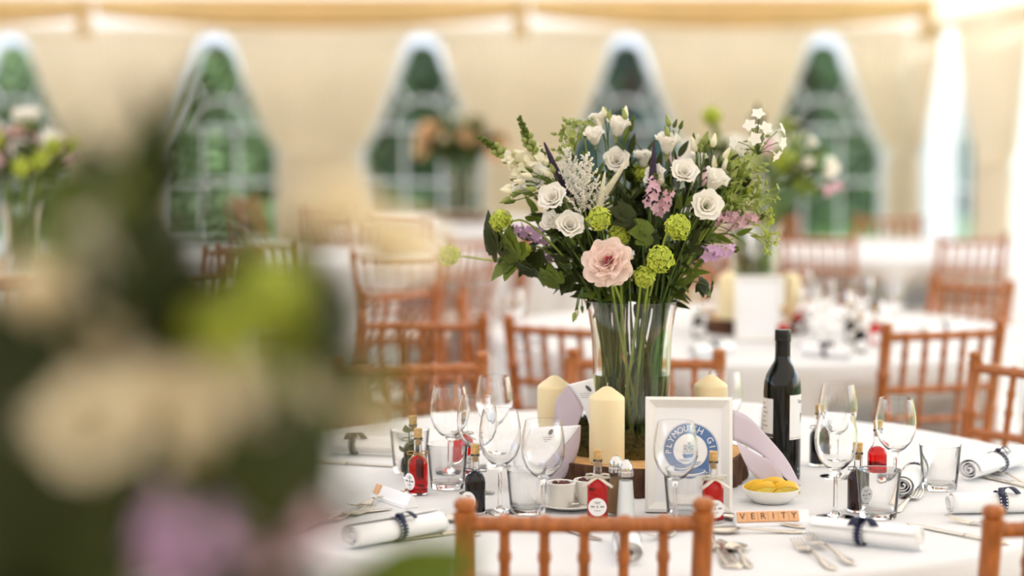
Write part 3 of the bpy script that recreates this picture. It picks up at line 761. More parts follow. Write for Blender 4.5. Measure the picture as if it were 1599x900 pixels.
# ------------------------------------------------------------------ shakers
def shaker(px, base, what, label, rz=0):
    t = thing('shaker', label, 'shaker', G(px, base, TZ), group='salt and pepper shakers')
    MB().lathe([(0, 0), (.0175, 0), (.0182, .002), (.0170, .015), (.0125, .078), (.0118, .082), (.0110, .082), (.0117, .077), (.0160, .015), (.016, .005), (0, .0045)], 10).build('glass_body', M['thin'], t, smooth=False)
    MB().lathe([(0, .0046), (.0161, .0052), (.0161, .015), (.0122, .072 if what == 'salt' else .070), (0, .072)], 10).build(what, M[what], t)
    MB().lathe([(.0128, .080), (.0138, .081), (.0138, .088), (.0130, .089), (.0132, .091), (.0118, .100), (.008, .107), (.003, .1105), (0, .111)], 28).build('cap', M['chrome'], t)
    return t
shaker(977, 812, 'salt', 'glass salt shaker with chrome dome top')
shaker(962, 805, 'pepper', 'glass pepper shaker with chrome dome top, behind the salt')

# ------------------------------------------------------------------ ramekins, saucer, lemon dish
sc_ = G(889, 793, TZ)
t = thing('saucer', 'white saucer under the two sauce ramekins', 'saucer', sc_)
MB().lathe([(0, 0), (.035, 0), (.040, .002), (.066, .010), (.0665, .0115), (.064, .0122), (.040, .005), (0, .004)], 48).build('dish', M['ceramic'], t)
def ramekin(x, y, label, seed):
    t = thing('ramekin', label, 'ramekin', (x, y, TZ + .0052), group='white ramekins on the saucer')
    MB().lathe([(0, 0), (.0235, 0), (.0245, .002), (.0265, .038), (.0278, .041), (.0278, .0435), (.0265, .0445), (.0245, .0435), (.0232, .036), (.021, .006), (0, .005)], 40).build('dish', M['ceramic'], t)
    MB().lathe([(0, .030), (.0215, .030), (.0222, .034), (0, .036)], 24).build('sauce', M['cran'], t)
    r = random.Random(seed)
    for k in range(14):
        a = r.uniform(0, 6.3); q = .016 * math.sqrt(r.random())
        b = MB().ball((0, 0, 0), r.uniform(.004, .0065), 8, 6, (1, .8, .8)); b.build('berry', M['cran'], t, (q * math.cos(a), q * math.sin(a), .039 + r.uniform(0, .004)))
    return t
ramekin(sc_.x - .016, sc_.y - .004, 'white ramekin of dark berry sauce beside the tumbler', 1)
ramekin(sc_.x + .036, sc_.y + .022, 'white ramekin half hidden behind the red bottle with bow', 2)
ld = G(1204, 784, TZ)
t = thing('lemon_dish', 'small white oval dish holding the lemon slices', 'dish', ld)
MB().lathe([(0, 0), (.030, 0), (.034, .001), (.047, .012), (.0545, .026), (.0545, .0275), (.0525, .0275), (.045, .014), (.032, .0045), (0, .004)], 48).build('bowl', M['ceramic'], t)
def lemon(x, y, z, a, tilt, label):
    t = thing('lemon_wedge', label, 'lemon', (ld.x + x, ld.y + y, TZ + z), R(a), group='lemon slices in the dish'); t.rotation_euler = (R(tilt), 0, R(a))
    n = 14; vs = []
    prof = [(.026 * math.cos(PI * k / n), .018 * math.sin(PI * k / n)) for k in range(n + 1)]
    b = MB(); b.add([(x_, -.009, z_) for x_, z_ in prof] + [(x_, .009, z_ * .96) for x_, z_ in prof], [tuple(range(n + 1)), tuple(range(2 * n + 1, n, -1)), (0, n, 2 * n + 1, n + 1)]); b.build('flesh', M['lemon'], t, smooth=False)
    MB().add([(x_ * 1.05, -.0085, z_ * 1.06) for x_, z_ in prof] + [(x_ * 1.05, .0085, z_ * 1.03) for x_, z_ in prof] + [(x_, -.0092, z_) for x_, z_ in prof] + [(x_, .0092, z_ * .96) for x_, z_ in prof],
             [(k, k + 1, n + 2 + k, n + 1 + k) for k in range(n)] + [(k, k + 1, 2 * n + 3 + k, 2 * n + 2 + k) for k in range(n)]).build('rind', M['rind'], t, smooth=True)
lemon(-.014, -.010, .022, 14, 32, 'lemon slice at the front of the white dish')
lemon(.006, .008, .026, 8, 25, 'lemon slice leaning highest in the white dish')
lemon(.026, -.004, .022, 10, 35, 'lemon slice at the bottle side of the white dish')
lemon(-.024, .016, .020, 20, 25, 'lemon slice lying at the frame side of the white dish')

# ------------------------------------------------------------------ letter tile stands
def tile_stand(loc, rz, word, label, L=.135):
    t = thing('name_stand', label, 'name stand', loc, rz, group='letter tile name stands')
    sec = [(0, 0), (.030, 0), (.030, .003), (.019, .024), (.0165, .025), (.006, .0065), (.0, .0065)]
    vs = [(-L / 2, y, z) for y, z in sec] + [(L / 2, y, z) for y, z in sec]; m = len(sec)
    MB().add(vs, [(k, (k + 1) % m, m + (k + 1) % m, m + k) for k in range(m)] + [tuple(range(m - 1, -1, -1)), tuple(range(m, 2 * m))]).build('rack', M['card'], t, smooth=False)
    ang = math.atan2(.0105, .0185)
    for k, ch in enumerate(word):
        Mx = Matrix.Translation((-L / 2 + .012 + k * .0188, .0035, .0075)) @ Matrix.Rotation(-ang, 4, 'X')
        tl = MB().box((0, 0, .0095), (.0182, .004, .019)).build('letter_tile', M['tile'], t, smooth=False, M=Mx)
        link('letter', text_mesh(ch, .0165, M['darkink'], 'letter'), tl, M=Matrix.Translation((0, -.0022, .0098)) @ UP)
    return t
ts = G(1208, 822, TZ)
tile_stand(ts, R(7), 'VERITY', 'white stand with wooden letter tiles reading VERITY')
def tile_stand_end(loc, rz, label):
    t = tile_stand(loc, rz, '', label)
    MB().box((-.056, .0105, .0165), (.0182, .004, .019), Matrix.Rotation(-.5, 3, 'X')).build('letter_tile', M['tile'], t, smooth=False)
    return t
tile_stand_end(G(604, 786, TZ), R(-58), 'white name stand seen end-on beside the twine-tied bottle')

# ------------------------------------------------------------------ napkins
def napkin(p0, p1, label, rad=.0235, rib=.5, seed=0, tails=True, turns=3.3, wide=.016):
    p0, p1 = Vector(p0), Vector(p1); c = (p0 + p1) / 2; L = (p1 - p0).length
    a = math.atan2(p1.y - p0.y, p1.x - p0.x)
    t = thing('rolled_napkin', label, 'napkin', (c.x, c.y, TZ), a, group='rolled napkins tied with navy ribbon')
    r = random.Random(seed); ph = r.uniform(0, 6)
    sq = .86
    def fn(u, v):
        th = u * turns * 2 * PI + ph; q = .0045 + (rad - .0045) * u
        x = (v - .5) * L + .004 * math.sin(u * 9 + ph) * (2 * v - 1)
        pinch = 1 - .07 * math.exp(-(((v - rib) * L) / .012) ** 2)
        return (x, q * pinch * math.cos(th), rad * sq + .001 + q * sq * pinch * math.sin(th))
    MB().grid(fn, 96, 16).build('cloth_roll', M['napkin'], t, smooth=True, solid=.0016)
    xr = (rib - .5) * L; rr = rad * .955 + .0012
    band = MB().grid(lambda u, v: (xr + (v - .5) * wide, rr * math.cos(2 * PI * u), max(.0006, rad * sq + .001 + rr * sq * math.sin(2 * PI * u))), 40, 2, True).build('ribbon', M['navy'], t, smooth=True, solid=.0006)
    dm = MB()
    for k in range(22):
        u = k / 22; th = 2 * PI * u
        for vv in (-.36, .36):
            ctr = Vector((xr + vv * wide, (rr + .0007) * math.cos(th), rad * sq + .001 + (rr + .0007) * sq * math.sin(th)))
            tx = Vector((1, 0, 0)); ty = Vector((0, -math.sin(th), math.cos(th))); s = .0016
            dm.add([ctr + tx * s * math.cos(q * PI / 3) + ty * s * math.sin(q * PI / 3) for q in range(6)], [(0, 1, 2, 3, 4, 5)])
    dm.build('ribbon_dots', M['dot'], band, smooth=False)
    if tails:
        top = rad * sq * 2 + .002
        for s, dx, dy in ((1, .022, -.012), (-1, -.006, -.022)):
            tl = MB().grid(lambda u, v: (xr + dx * u * 1.3 + (v - .5) * wide * .8, -.004 + dy * u * 1.2 + (v - .5) * .006, top + .010 * math.sin(PI * u) - .004 * u), 8, 2).build('ribbon_tail', M['navy'], t, smooth=True, solid=.0005)
        MB().ball((xr + .002, -.003, top + .002), .0065, 8, 6, (1, 1, .6)).build('ribbon_knot', M['navy'], t)
    return t
napkin(G(1266, 843, TZ), G(1436, 861, TZ), 'rolled napkin nearest the forks, dotted navy ribbon round its middle', rib=.47, seed=1)
napkin(G(548, 858, TZ), G(688, 832, TZ), 'rolled napkin at the left front of the table, spiral end showing', rib=.50, seed=2)
napkin(G(515, 708, TZ), G(640, 712, TZ), 'rolled napkin at the far left beside the tinted tumbler', rib=.30, seed=3)
napkin(G(1512, 752, TZ), G(1596, 728, TZ), 'rolled napkin lying obliquely at the far right of the table', rib=.5, seed=4, rad=.026)
napkin(G(1482, 803, TZ), G(1650, 800, TZ), 'rolled napkin with film-like dotted ribbon above the corner chair post', rib=.47, seed=5)
napkin(G(984, 884, TZ), G(975, 846, TZ), 'rolled napkin pointing at the camera behind the nearest chair back', rib=.55, seed=6, wide=.010, tails=False)
napkin(G(1408, 776, TZ), G(1440, 742, TZ), 'rolled napkin end between the two tumblers at the right', rib=.6, seed=7, tails=False)

# ------------------------------------------------------------------ cutlery
def strip(st, n=8):                            # st: (x, halfwidth, z, thickness)
    vs = []; fs = []
    for x, w, z, h in st:
        for k in range(n):
            a = 2 * PI * k / n; vs.append((x, w * math.cos(a), z + h * math.sin(a)))
    for i in range(len(st) - 1):
        for k in range(n): fs.append((i * n + k, (i + 1) * n + k, (i + 1) * n + (k + 1) % n, i * n + (k + 1) % n))
    fs.append(tuple(range(n))); fs.append(tuple((len(st) - 1) * n + k for k in reversed(range(n))))
    return MB().add(vs, fs)
HAND = [(0, .003, .006, .0012), (.006, .0095, .006, .0016), (.018, .0105, .0055, .0018), (.035, .0085, .006, .0018), (.07, .0048, .009, .002), (.10, .0034, .012, .0022), (.115, .0036, .013, .0022)]
def cut_meshes():
    h = strip(HAND).mesh('handle', M['silver'], True)
    hd = strip([(.113, .0036, .013, .0022), (.124, .006, .0115, .0016), (.132, .0105, .009, .0013), (.140, .0118, .0075, .0012), (.148, .0120, .0068, .0011)])
    for k in range(4):
        y = -.0092 + k * .00613
        q = strip([(.146, .0021, .0070, .0011), (.165, .0019, .0075, .0011), (.185, .0016, .0120, .0010), (.195, .0008, .0165, .0006)]); hd.add([(v[0], v[1] + y, v[2]) for v in q.v], q.f)
    CACHE['handle'] = h; CACHE['forkhead'] = hd.mesh('tines', M['silver'], True)
    def bowl(u, v):
        x = .112 + .062 * u; w = .0195 * math.sin(PI * min(1, max(0, u)) ** .85) ** .75 + .003 * (1 - u); y = (2 * v - 1) * w
        return (x, y, .0125 - .0095 * math.sin(PI * u) ** .7 * (1 - (2 * v - 1) ** 2) - .002 * u)
    CACHE['spoonhead'] = MB().grid(bowl, 14, 8).mesh('spoon_bowl', M['silver'], True)
    CACHE['knifehandle'] = strip([(0, .004, .006, .003), (.004, .0095, .006, .0048), (.03, .0090, .006, .0050), (.07, .0075, .006, .0045), (.085, .0088, .006, .005), (.090, .0068, .006, .004)]).mesh('handle', M['silver'], True)
    CACHE['blade'] = strip([(.089, .0065, .006, .003), (.097, .0078, .006, .0012), (.15, .0098, .006, .0009), (.20, .0092, .006, .0008), (.215, .005, .006, .0006), (.220, .0008, .006, .0005)]).mesh('blade', M['silver'], True)
cut_meshes()
def cutlery(kind, end, tip, label, flip=False, grp='silver cutlery on the table in focus', dz=0):
    e = G(*end, TZ); p = G(*tip, TZ); d = p - e
    t = thing('table_' + kind, label, kind, (e.x, e.y, TZ - .0035 + dz), math.atan2(d.y, d.x), group=grp)
    if flip: t.rotation_euler = (PI, 0, math.atan2(d.y, d.x)); t.location.z = TZ + .0185 + dz
    if kind == 'fork': link('handle', CACHE['handle'], t); link('tines', CACHE['forkhead'], t)
    elif kind == 'spoon': link('handle', CACHE['handle'], t); link('spoon_bowl', CACHE['spoonhead'], t, solid=.0011)
    else: link('handle', CACHE['knifehandle'], t); link('blade', CACHE['blade'], t)
    return t
cutlery('fork', (1302, 892), (1213, 832), 'silver fork nearest the camera beside the dotted-ribbon napkin')
cutlery('fork', (1332, 886), (1226, 828), 'silver fork crossing behind the nearest fork', dz=.004)
cutlery('spoon', (1262, 826), (1148, 812), 'silver spoon in front of the letter tile stand', flip=False)
cutlery('spoon', (1258, 833), (1160, 833), 'silver dessert spoon lying under the tile-stand spoon')
cutlery('knife', (1574, 852), (1436, 824), 'silver knife beside the corner chair post')
cutlery('fork', (1396, 802), (1450, 764), 'silver fork between the two right-hand tumblers')
cutlery('spoon', (1375, 780), (1432, 752), 'silver spoon behind the two right-hand tumblers')
cutlery('fork', (1640, 836), (1520, 820), 'silver fork behind the corner chair rail')
cutlery('fork', (1620, 762), (1545, 738), 'silver fork under the oblique far napkin')
cutlery('knife', (1630, 768), (1520, 742), 'silver knife under the oblique far napkin')
cutlery('fork', (452, 838), (566, 800), 'silver fork at the left edge, handle blurred by the nearest bouquet')
cutlery('fork', (470, 826), (588, 797), 'second silver fork at the left edge behind the first')
cutlery('knife', (440, 815), (552, 803), 'silver knife behind the left edge forks')
cutlery('knife', (480, 722), (590, 728), 'silver knife before the far left napkin')
cutlery('fork', (630, 770), (572, 790), 'silver fork with tines beside the end-on name stand')
cutlery('spoon', (655, 758), (598, 794), 'silver spoon beside the end-on name stand')
cutlery('spoon', (745, 838), (682, 800), 'silver spoon right of the left front napkin')
cutlery('knife', (760, 828), (700, 835), 'silver knife partly hidden behind the nearest chair post')
cutlery('knife', (830, 812), (930, 843), 'silver knife behind the nearest chair rail')
cutlery('fork', (1110, 818), (1010, 848), 'silver fork behind the nearest chair rail by the red bottle')
cutlery('fork', (1138, 889), (1098, 838), 'silver fork handle pointing at the camera beside the chair post')
cutlery('knife', (1152, 890), (1120, 838), 'silver knife handle pointing at the camera beside the chair post')
cutlery('spoon', (1170, 889), (1132, 838), 'silver spoon handle pointing at the camera, outermost of three')
cutlery('spoon', (897, 800), (890, 757), 'small silver spoon standing against the ramekins', dz=.012)

# ------------------------------------------------------------------ folded menu cards
def ruled(A, B, n=14):
    def pl(P, u):
        u *= len(P) - 1; i = min(int(u), len(P) - 2); f = u - i
        p = [P[max(i - 1, 0)], P[i], P[i + 1], P[min(i + 2, len(P) - 1)]]
        return .5 * ((2 * p[1]) + (p[2] - p[0]) * f + (2 * p[0] - 5 * p[1] + 4 * p[2] - p[3]) * f * f + (3 * p[1] - p[0] - 3 * p[2] + p[3]) * f ** 3)
    return MB().grid(lambda u, v: pl(A, u).lerp(pl(B, u), v), n, 6)
def pts(L): return [AT(x, y, Y) for x, y, Y in L]
def menu(name, label, sheets, stamp=None):
    P0 = pts(sheets[0][1])[0]; base = Vector((P0.x, P0.y, TZ))
    t = thing('menu_card', label, 'card', base, group='folded lavender menu cards')
    for nm, A, B, m in sheets:
        b = ruled(pts(A), pts(B)); b.v = [tuple(Vector(v) - base) for v in b.v]
        b.build(nm, M[m], t, smooth=True, solid=.0007)
    if stamp:
        c = AT(*stamp[:3]) - base
        MB().add([c + Vector((.0062 * math.cos(k * PI / 10), -.0004, .0046 * math.sin(k * PI / 10) + .0062 * math.cos(k * PI / 10) * stamp[3])) for k in range(20)], [tuple(range(20))]).build('oval_stamp', M['logo'] if stamp[3] > 9 else M['ink'], t, smooth=False)
        for q in range(3):
            MB().box(c + Vector((-.008, -.0004, -.010 - .004 * q)), (.022 - .004 * q, .0002, .0007)).build('text_line', M['ink'], t, smooth=False)
    return t
menu('a', 'folded white menu card with lavender back behind the front wine glass', [
    ('white_page', [(806, 742, 3.80), (800, 715, 3.81), (806, 690, 3.82), (823, 670, 3.83)], [(838, 752, 3.775), (862, 722, 3.785), (885, 692, 3.80), (906, 664, 3.81)], 'card'),
    ('lavender_page', [(906, 664, 3.811), (886, 692, 3.801), (863, 722, 3.786), (838, 752, 3.776)], [(907, 666, 3.815), (904, 700, 3.82), (890, 735, 3.815), (866, 764, 3.80)], 'lav')], (862, 676, 3.808, .5))
menu('b', 'folded menu card with oval stamp between the candles left of the vase', [
    ('white_page', [(886, 601, 3.90), (903, 622, 3.895), (916, 650, 3.89), (924, 682, 3.885)], [(926, 591, 3.885), (930, 620, 3.885), (932, 650, 3.885), (934, 684, 3.885)], 'card'),
    ('lavender_page', [(886, 601, 3.901), (898, 615, 3.898), (906, 628, 3.896), (911, 641, 3.894)], [(868, 625, 3.915), (866, 645, 3.915), (870, 665, 3.91), (893, 690, 3.90)], 'lav')], (919, 607, 3.882, -.7))
menu('c', 'lavender menu card curling down beside the lemon dish and wine bottle', [
    ('upper_page', [(1144, 640, 3.78), (1170, 652, 3.79), (1204, 688, 3.79), (1230, 720, 3.78), (1251, 760, 3.765)], [(1144, 688, 3.775), (1166, 697, 3.78), (1196, 716, 3.77), (1216, 738, 3.76), (1238, 758, 3.755)], 'lav'),
    ('lower_page', [(1148, 688, 3.765), (1162, 698, 3.765), (1186, 712, 3.76), (1208, 722, 3.75), (1230, 760, 3.74)], [(1150, 692, 3.76), (1160, 716, 3.755), (1170, 735, 3.75), (1186, 752, 3.745), (1198, 768, 3.735)], 'lav')])
# ------------------------------------------------------------------ flower building blocks
def petal_patch(prof, width, n=8, m=8, ruffle=0, seed=0, env=None, lift=0):
    # patch of a surface of revolution around +Z at azimuth 0; prof(u)->(r,z), width = half angle
    r = random.Random(seed); ph = r.uniform(0, 6)
    env = env or (lambda u: min(1, .30 + 1.1 * u) * (1 - .22 * u ** 4))
    def fn(u, v):
        s = 2 * v - 1; q, z = prof(u); a = s * width * env(u)
        tip = -.42 * s ** 4 * u ** 3
        rr = q * (1 + ruffle * u * u * math.sin(5 * s + ph)) + lift
        zz = z + tip * .02 + ruffle * .02 * u * u * math.cos(7 * s + ph)
        return (rr * math.cos(a), rr * math.sin(a), zz)
    return MB().grid(fn, n, m)
def leaf_mb(L, W, bend=.3, lobes=0, n=12):
    def fn(u, v):
        s = 2 * v - 1; w = W * math.sin(PI * min(1, .03 + .97 * u) ** .75) ** .9
        if lobes: w *= .62 + .38 * abs(math.sin(lobes * PI * u + .3)) ; w *= 1 + .06 * math.sin(u * 60)
        y = s * w + 0
        return (L * u + (abs(s) * .10 * L * math.sin(PI * u) if lobes else 0), y, bend * L * (-(u ** 2)) * .5 + .14 * abs(s) * w)
    return MB().grid(fn, n, 6)
def lobed_leaf(S, seed=0):                      # three to five pointed lobes, viburnum or ranunculus foliage
    r = random.Random(seed); b = MB()
    for ang, L, W in ((0, 1.0, .33), (40, .85, .28), (-40, .85, .28), (82, .6, .22), (-82, .6, .22)):
        lm = leaf_mb(S * L, S * W, .35 + r.uniform(-.1, .2), 0, 10)
        for i, v in enumerate(lm.v):            # toothed margin
            j = i % 7; q = 1 + (.16 * (i // 7 % 2) if j in (0, 6) else 0); lm.v[i] = (v[0], v[1] * q, v[2])
        lm.xf(Matrix.Rotation(R(ang + r.uniform(-6, 6)), 4, 'Z')); b.add(lm.v, lm.f)
    return b
FM = {}
def fm(k, f):
    if k not in FM: FM[k] = f()
    return FM[k]
def k_lis(o):
    base = lambda spread, hgt: (lambda u: (.0022 + spread * (.72 * u ** .5 + .28 * u ** 5), hgt * (u ** 1.15) - .005 * u ** 6))
    fo = fm('lis_o', lambda: petal_patch(base(.0275, .033), .98, ruffle=.08, seed=1).mesh('petal', M['white'], True))
    fi = fm('lis_i', lambda: petal_patch(base(.0190, .035), 1.1, ruffle=.05, seed=2).mesh('petal', M['white'], True))
    fc = fm('lis_c', lambda: petal_patch(base(.0105, .034), 1.4, ruffle=.08, seed=3).mesh('petal', M['white'], True))
    out = [('petal', fo, Matrix.Rotation(k * 2 * PI / 5 + .1, 4, 'Z')) for k in range(5)]
    out += [('petal', fi, Matrix.Rotation(k * 2 * PI / 4 + .5, 4, 'Z')) for k in range(4)]
    out += [('petal', fc, Matrix.Rotation(k * 2 * PI / 3 + .9, 4, 'Z')) for k in range(3)]
    def cal():
        b = MB().lathe([(.0015, -.010), (.0035, -.006), (.0045, -.001), (.0035, .004)], 10)
        for k in range(5):
            a = k * 2 * PI / 5; b.tube([(.004 * math.cos(a), .004 * math.sin(a), -.002), (.011 * math.cos(a), .011 * math.sin(a), .008), (.0145 * math.cos(a), .0145 * math.sin(a), .017)], [.0012, .0012, .0003], 5)
        return b.mesh('calyx', M['bud'], True)
    out.append(('calyx', fm('lis_cal', cal), Matrix.Identity(4)))
    return out
def k_but(o):                                   # butter cream petals, warm shade in their colour, same build as the lisianthus
    out = []
    for n_, me, Mx in k_lis(o):
        if n_ == 'petal':
            me = fm('b' + me.name, lambda: me.copy()); me.materials[0] = M['butter']
        out.append((n_, me, Mx))
    return out
def k_cup(o):                                   # half open white lisianthus
    return [(n, m, Mx @ Matrix.Diagonal((.66, .66, 1.05, 1))) for n, m, Mx in k_lis(o)]
def k_bcup(o): return [(n, m, Mx @ Matrix.Diagonal((.66, .66, 1.05, 1))) for n, m, Mx in k_but(o)]
def bud_mesh(mt, L=.026, r=.0058): return MB().lathe([(0, 0), (r * .55, .001), (r, L * .22), (r * .95, L * .42), (r * .6, L * .72), (r * .25, L * .93), (0, L)], 10).mesh('bud', mt, True)
def k_buds(o):
    r = random.Random(int(o * 1000)); out = []
    bm_ = [fm('bud_a', lambda: bud_mesh(M['bud'])), fm('bud_b', lambda: bud_mesh(M['leafmid'], .020, .0042)), fm('bud_c', lambda: bud_mesh(M['creamp'], .028, .0062))]
    for k in range(4):
        a = r.uniform(0, 6.28); d = Vector((math.cos(a) * .35, math.sin(a) * .35, 1)).normalized(); p = Vector((math.cos(a) * .012 * min(k, 1), math.sin(a) * .012 * min(k, 1), r.uniform(-.024, .004) if k else 0))
        out.append(('bud', bm_[r.choice((0, 0, 1, 1, 2))], Matrix.Translation(p) @ align(d)))
        if k:
            tb = MB().tube([(0, 0, p.z - .045), p * .55 + Vector((0, 0, p.z * .45 - .02)), p], .0011, 5).mesh('stalk', M['stem'], True); out.append(('stalk', tb, Matrix.Identity(4)))
    return out
def k_vib(o):
    def head():
        r = random.Random(9); b = MB(); n = 105
        for k in range(n):
            z = 1 - 2 * (k + .5) / n; a = k * 2.39996; d = Vector((math.sqrt(1 - z * z) * math.cos(a), math.sqrt(1 - z * z) * math.sin(a), z))
            p = d * (.0265 * r.uniform(.90, 1.12)); q = align(d + Vector((r.uniform(-.6, .6), r.uniform(-.6, .6), r.uniform(-.4, .4))), r.uniform(0, 6)); s = r.uniform(.0052, .0074)
            for j in range(5):
                aa = j * 2 * PI / 5; u = Vector((math.cos(aa), math.sin(aa), 0)); w = Vector((-math.sin(aa), math.cos(aa), 0))
                b.add([p + q @ v for v in (u * .0006, u * s * .55 + w * s * .42 + Vector((0, 0, .0007)), u * s + Vector((0, 0, .0014)), u * s * .55 - w * s * .42 + Vector((0, 0, .0007)))], [(0, 1, 2, 3)])
        return b.mesh('floret_ball', M['lime'], False)
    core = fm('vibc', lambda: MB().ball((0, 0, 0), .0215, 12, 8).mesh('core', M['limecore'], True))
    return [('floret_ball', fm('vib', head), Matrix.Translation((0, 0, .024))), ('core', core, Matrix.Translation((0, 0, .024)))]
def k_ran(o):
    out = []
    for li, (n, sp, hg, wd, nm) in enumerate(((8, .045, .008, .85, 'pink'), (8, .041, .020, .85, 'pink'), (7, .035, .029, .9, 'pink'), (7, .027, .034, .9, 'pink'), (6, .018, .035, .95, 'pink'), (3, .007, .031, 1.3, 'pinkc'))):
        me = fm('ran%d' % li, lambda: petal_patch(lambda u: (.002 + sp * (.35 * u ** .4 + .65 * u ** 1.3), hg * u ** .8 - (.008 * u ** 3 if li == 0 else 0)), wd, n=10, m=14, ruffle=.10, seed=20 + li, env=lambda u: min(1, .25 + 1.0 * u) * (1 - .10 * u ** 4)).mesh('petal', M[nm], True))
        for k in range(n): out.append(('petal', me, Matrix.Rotation(k * 2 * PI / n + li * .37 + .2 * math.sin(k * 3.1 + li), 4, 'Z') @ Matrix.Rotation(.22 * math.sin(k * 2.1 + li * 1.7), 4, 'Y') @ Matrix.Scale(1 + .10 * math.sin(k * 4.3 + li), 4)))
    return out
def k_pea(o):
    out = []
    for n_, me, Mx in k_ran(o):
        me = fm('p' + me.name, lambda: me.copy()); me.materials[0] = M['peach']; out.append((n_, me, Mx))
    return out
def floret5(s, mt, tube=.010, nm='floret', wide=.42):
    b = MB()
    if tube: b.tube([(0, 0, -tube), (0, 0, -.001)], [s * .09, s * .14], 6)
    for j in range(5):
        aa = j * 2 * PI / 5
        p = leaf_mb(s, s * wide, -.12, 0, 5); p.xf(Matrix.Rotation(aa, 4, 'Z')); b.add(p.v, p.f)
    return b.mesh(nm, mt, True)
def k_phlox(o):
    fl = fm('phl', lambda: floret5(.0155, M['white'], .018, wide=.40)); gb = fm('phb', lambda: bud_mesh(M['bud'], .011, .0024)); out = []
    for d, q in (((-.05, -.3, 1), .054), ((-.5, -.4, .75), .038), ((.3, -.5, .55), .034), ((-.25, -.8, .05), .036), ((-1, -.3, -.1), .054), ((1, -.1, .45), .052), ((1, -.5, -.15), .052), ((.85, -.3, -.75), .050), ((.2, .7, .6), .040), ((-.8, -.2, -.55), .044)):
        f = (Vector(d).normalized() + Vector((0, -.9, .1))).normalized() if abs(d[0]) < .6 else Vector(d).normalized() + Vector((0, -.25, 0))
        d = Vector(d).normalized(); out.append(('floret', fl, Matrix.Translation(d * q) @ align(f, q * 90)))
    r = random.Random(3)
    for k in range(14):
        d = Vector((r.uniform(-1, 1), r.uniform(-1, 1), r.uniform(-.6, .8))).normalized(); out.append(('bud', gb, Matrix.Translation(d * r.uniform(.012, .026)) @ align(d)))
    def stalks():
        b = MB()
        for _, _, Mx in out: b.tube([(0, 0, -.03), Mx.translation * .4 + Vector((0, 0, -.01)), Mx.translation * .8], .0009, 4)
        return b.mesh('stalks', M['stem'], True)
    out.append(('stalks', fm('phs', stalks), Matrix.Identity(4))); return out
def k_phbud(o):                                 # unopened green phlox head
    gb = fm('phb2', lambda: bud_mesh(M['bud'], .014, .0038)); gl = fm('phl2', lambda: floret5(.010, M['bud'], .004, 'sepal_star')); out = []; r = random.Random(int(o * 977))
    for k in range(16):
        d = Vector((r.uniform(-1, 1), r.uniform(-1, 1), r.uniform(-.5, 1))).normalized(); out.append(('bud' if k % 3 else 'sepal_star', gb if k % 3 else gl, Matrix.Translation(d * r.uniform(.014, .034)) @ align(d)))
    def st():
        b = MB()
        for _, _, Mx in out: b.tube([(0, 0, -.03), Mx.translation * .4 + Vector((0, 0, -.012)), Mx.translation], .0009, 4)
        return b.mesh('stalks', M['stemlt'], True)
    out.append(('stalks', st(), Matrix.Identity(4))); return out
def k_stock(o, mt='mauve'):
    fl = fm('stk' + mt, lambda: floret5(.0145, M[mt], .006, wide=.36)); out = []; r = random.Random(int(o * 531))
    for k in range(13):
        z = .010 + k * .0052; a = k * 2.4; d = Vector((math.cos(a), math.sin(a), .35 + k * .05)).normalized()
        out.append(('floret', fl, Matrix.Translation(Vector((0, 0, z - .03)) + d * (.013 - k * .0003)) @ align(d, r.uniform(0, 6)) @ Matrix.Scale(1 - k * .025, 4)))
    bd = fm('stkb', lambda: bud_mesh(M['leafmid'], .010, .0028))
    for k in range(4): out.append(('bud', bd, Matrix.Translation((.004 * math.cos(k * 1.6), .004 * math.sin(k * 1.6), .046 + .002 * k))))
    return out
def k_rose(o): return k_stock(o, 'rose')
def k_snap(o):
    def flo():
        b = MB().lathe([(0, -.002), (.0055, .001), (.0075, .009), (.0085, .015)], 10)
        for s, w in ((1, .010), (-1, .012)):
            for q in (-.5, .5):
                p = leaf_mb(.015, .0075, .5 * s, 0, 6); p.xf(Matrix.Translation((.003 * s, .005 * q, .014)) @ Matrix.Rotation(q * .9 + (0 if s > 0 else PI), 4, 'Z') @ Matrix.Rotation(-.5, 4, 'Y')); b.add(p.v, p.f)
        b.ball((0, 0, .014), .007, 8, 6, (1, 1, .7)); return b.mesh('floret', M['creamp'], True)
    fl = fm('snf', flo); gb = fm('snb', lambda: MB().ball((0, 0, .004), .0058, 8, 6, (1, 1, 1.15)).mesh('bud', M['bud'], True)); gd = fm('sng', lambda: MB().ball((0, 0, .003), .0046, 7, 5, (1, 1, 1.2)).mesh('bud', M['leafmid'], True)); out = []
    for k in range(38):
        u = k / 37; z = -.075 + .120 * u; a = k * 2.4; d = Vector((math.cos(a), math.sin(a), .45 + u)).normalized()
        if u < .42: 
            if k % 2 == 0: out.append(('floret', fl, Matrix.Translation(Vector((0, 0, z)) + d * .005) @ align(d, k)))
        elif u < .68: out.append(('bud', gb, Matrix.Translation(Vector((0, 0, z)) + d * .006) @ align(d)))
        else: out.append(('bud', gd, Matrix.Translation(Vector((0, 0, z)) + d * (.0065 * (1.25 - u))) @ align(d) @ Matrix.Scale(1.75 - u, 4)))
    return out
def k_ver(o, mt='purple'):
    def sp():
        b = MB(); n = 40
        b.lathe([(.0066, -.062), (.0072, -.05), (.0062, -.02), (.0042, .01), (.0018, .032), (0, .036)], 12)
        for k in range(150):
            u = k / 150; z = -.060 + .090 * u; a = k * 2.4; q = .0072 * (1 - u) ** .6 + .0005; b.ball((q * math.cos(a), q * math.sin(a), z), .0019 * (1.15 - u * .7), 5, 3)
        return b.mesh('spike', M[mt], True)
    return [('spike', fm('ver' + mt, sp), Matrix.Identity(4))]
def k_verw(o): return k_ver(o, 'creamp')
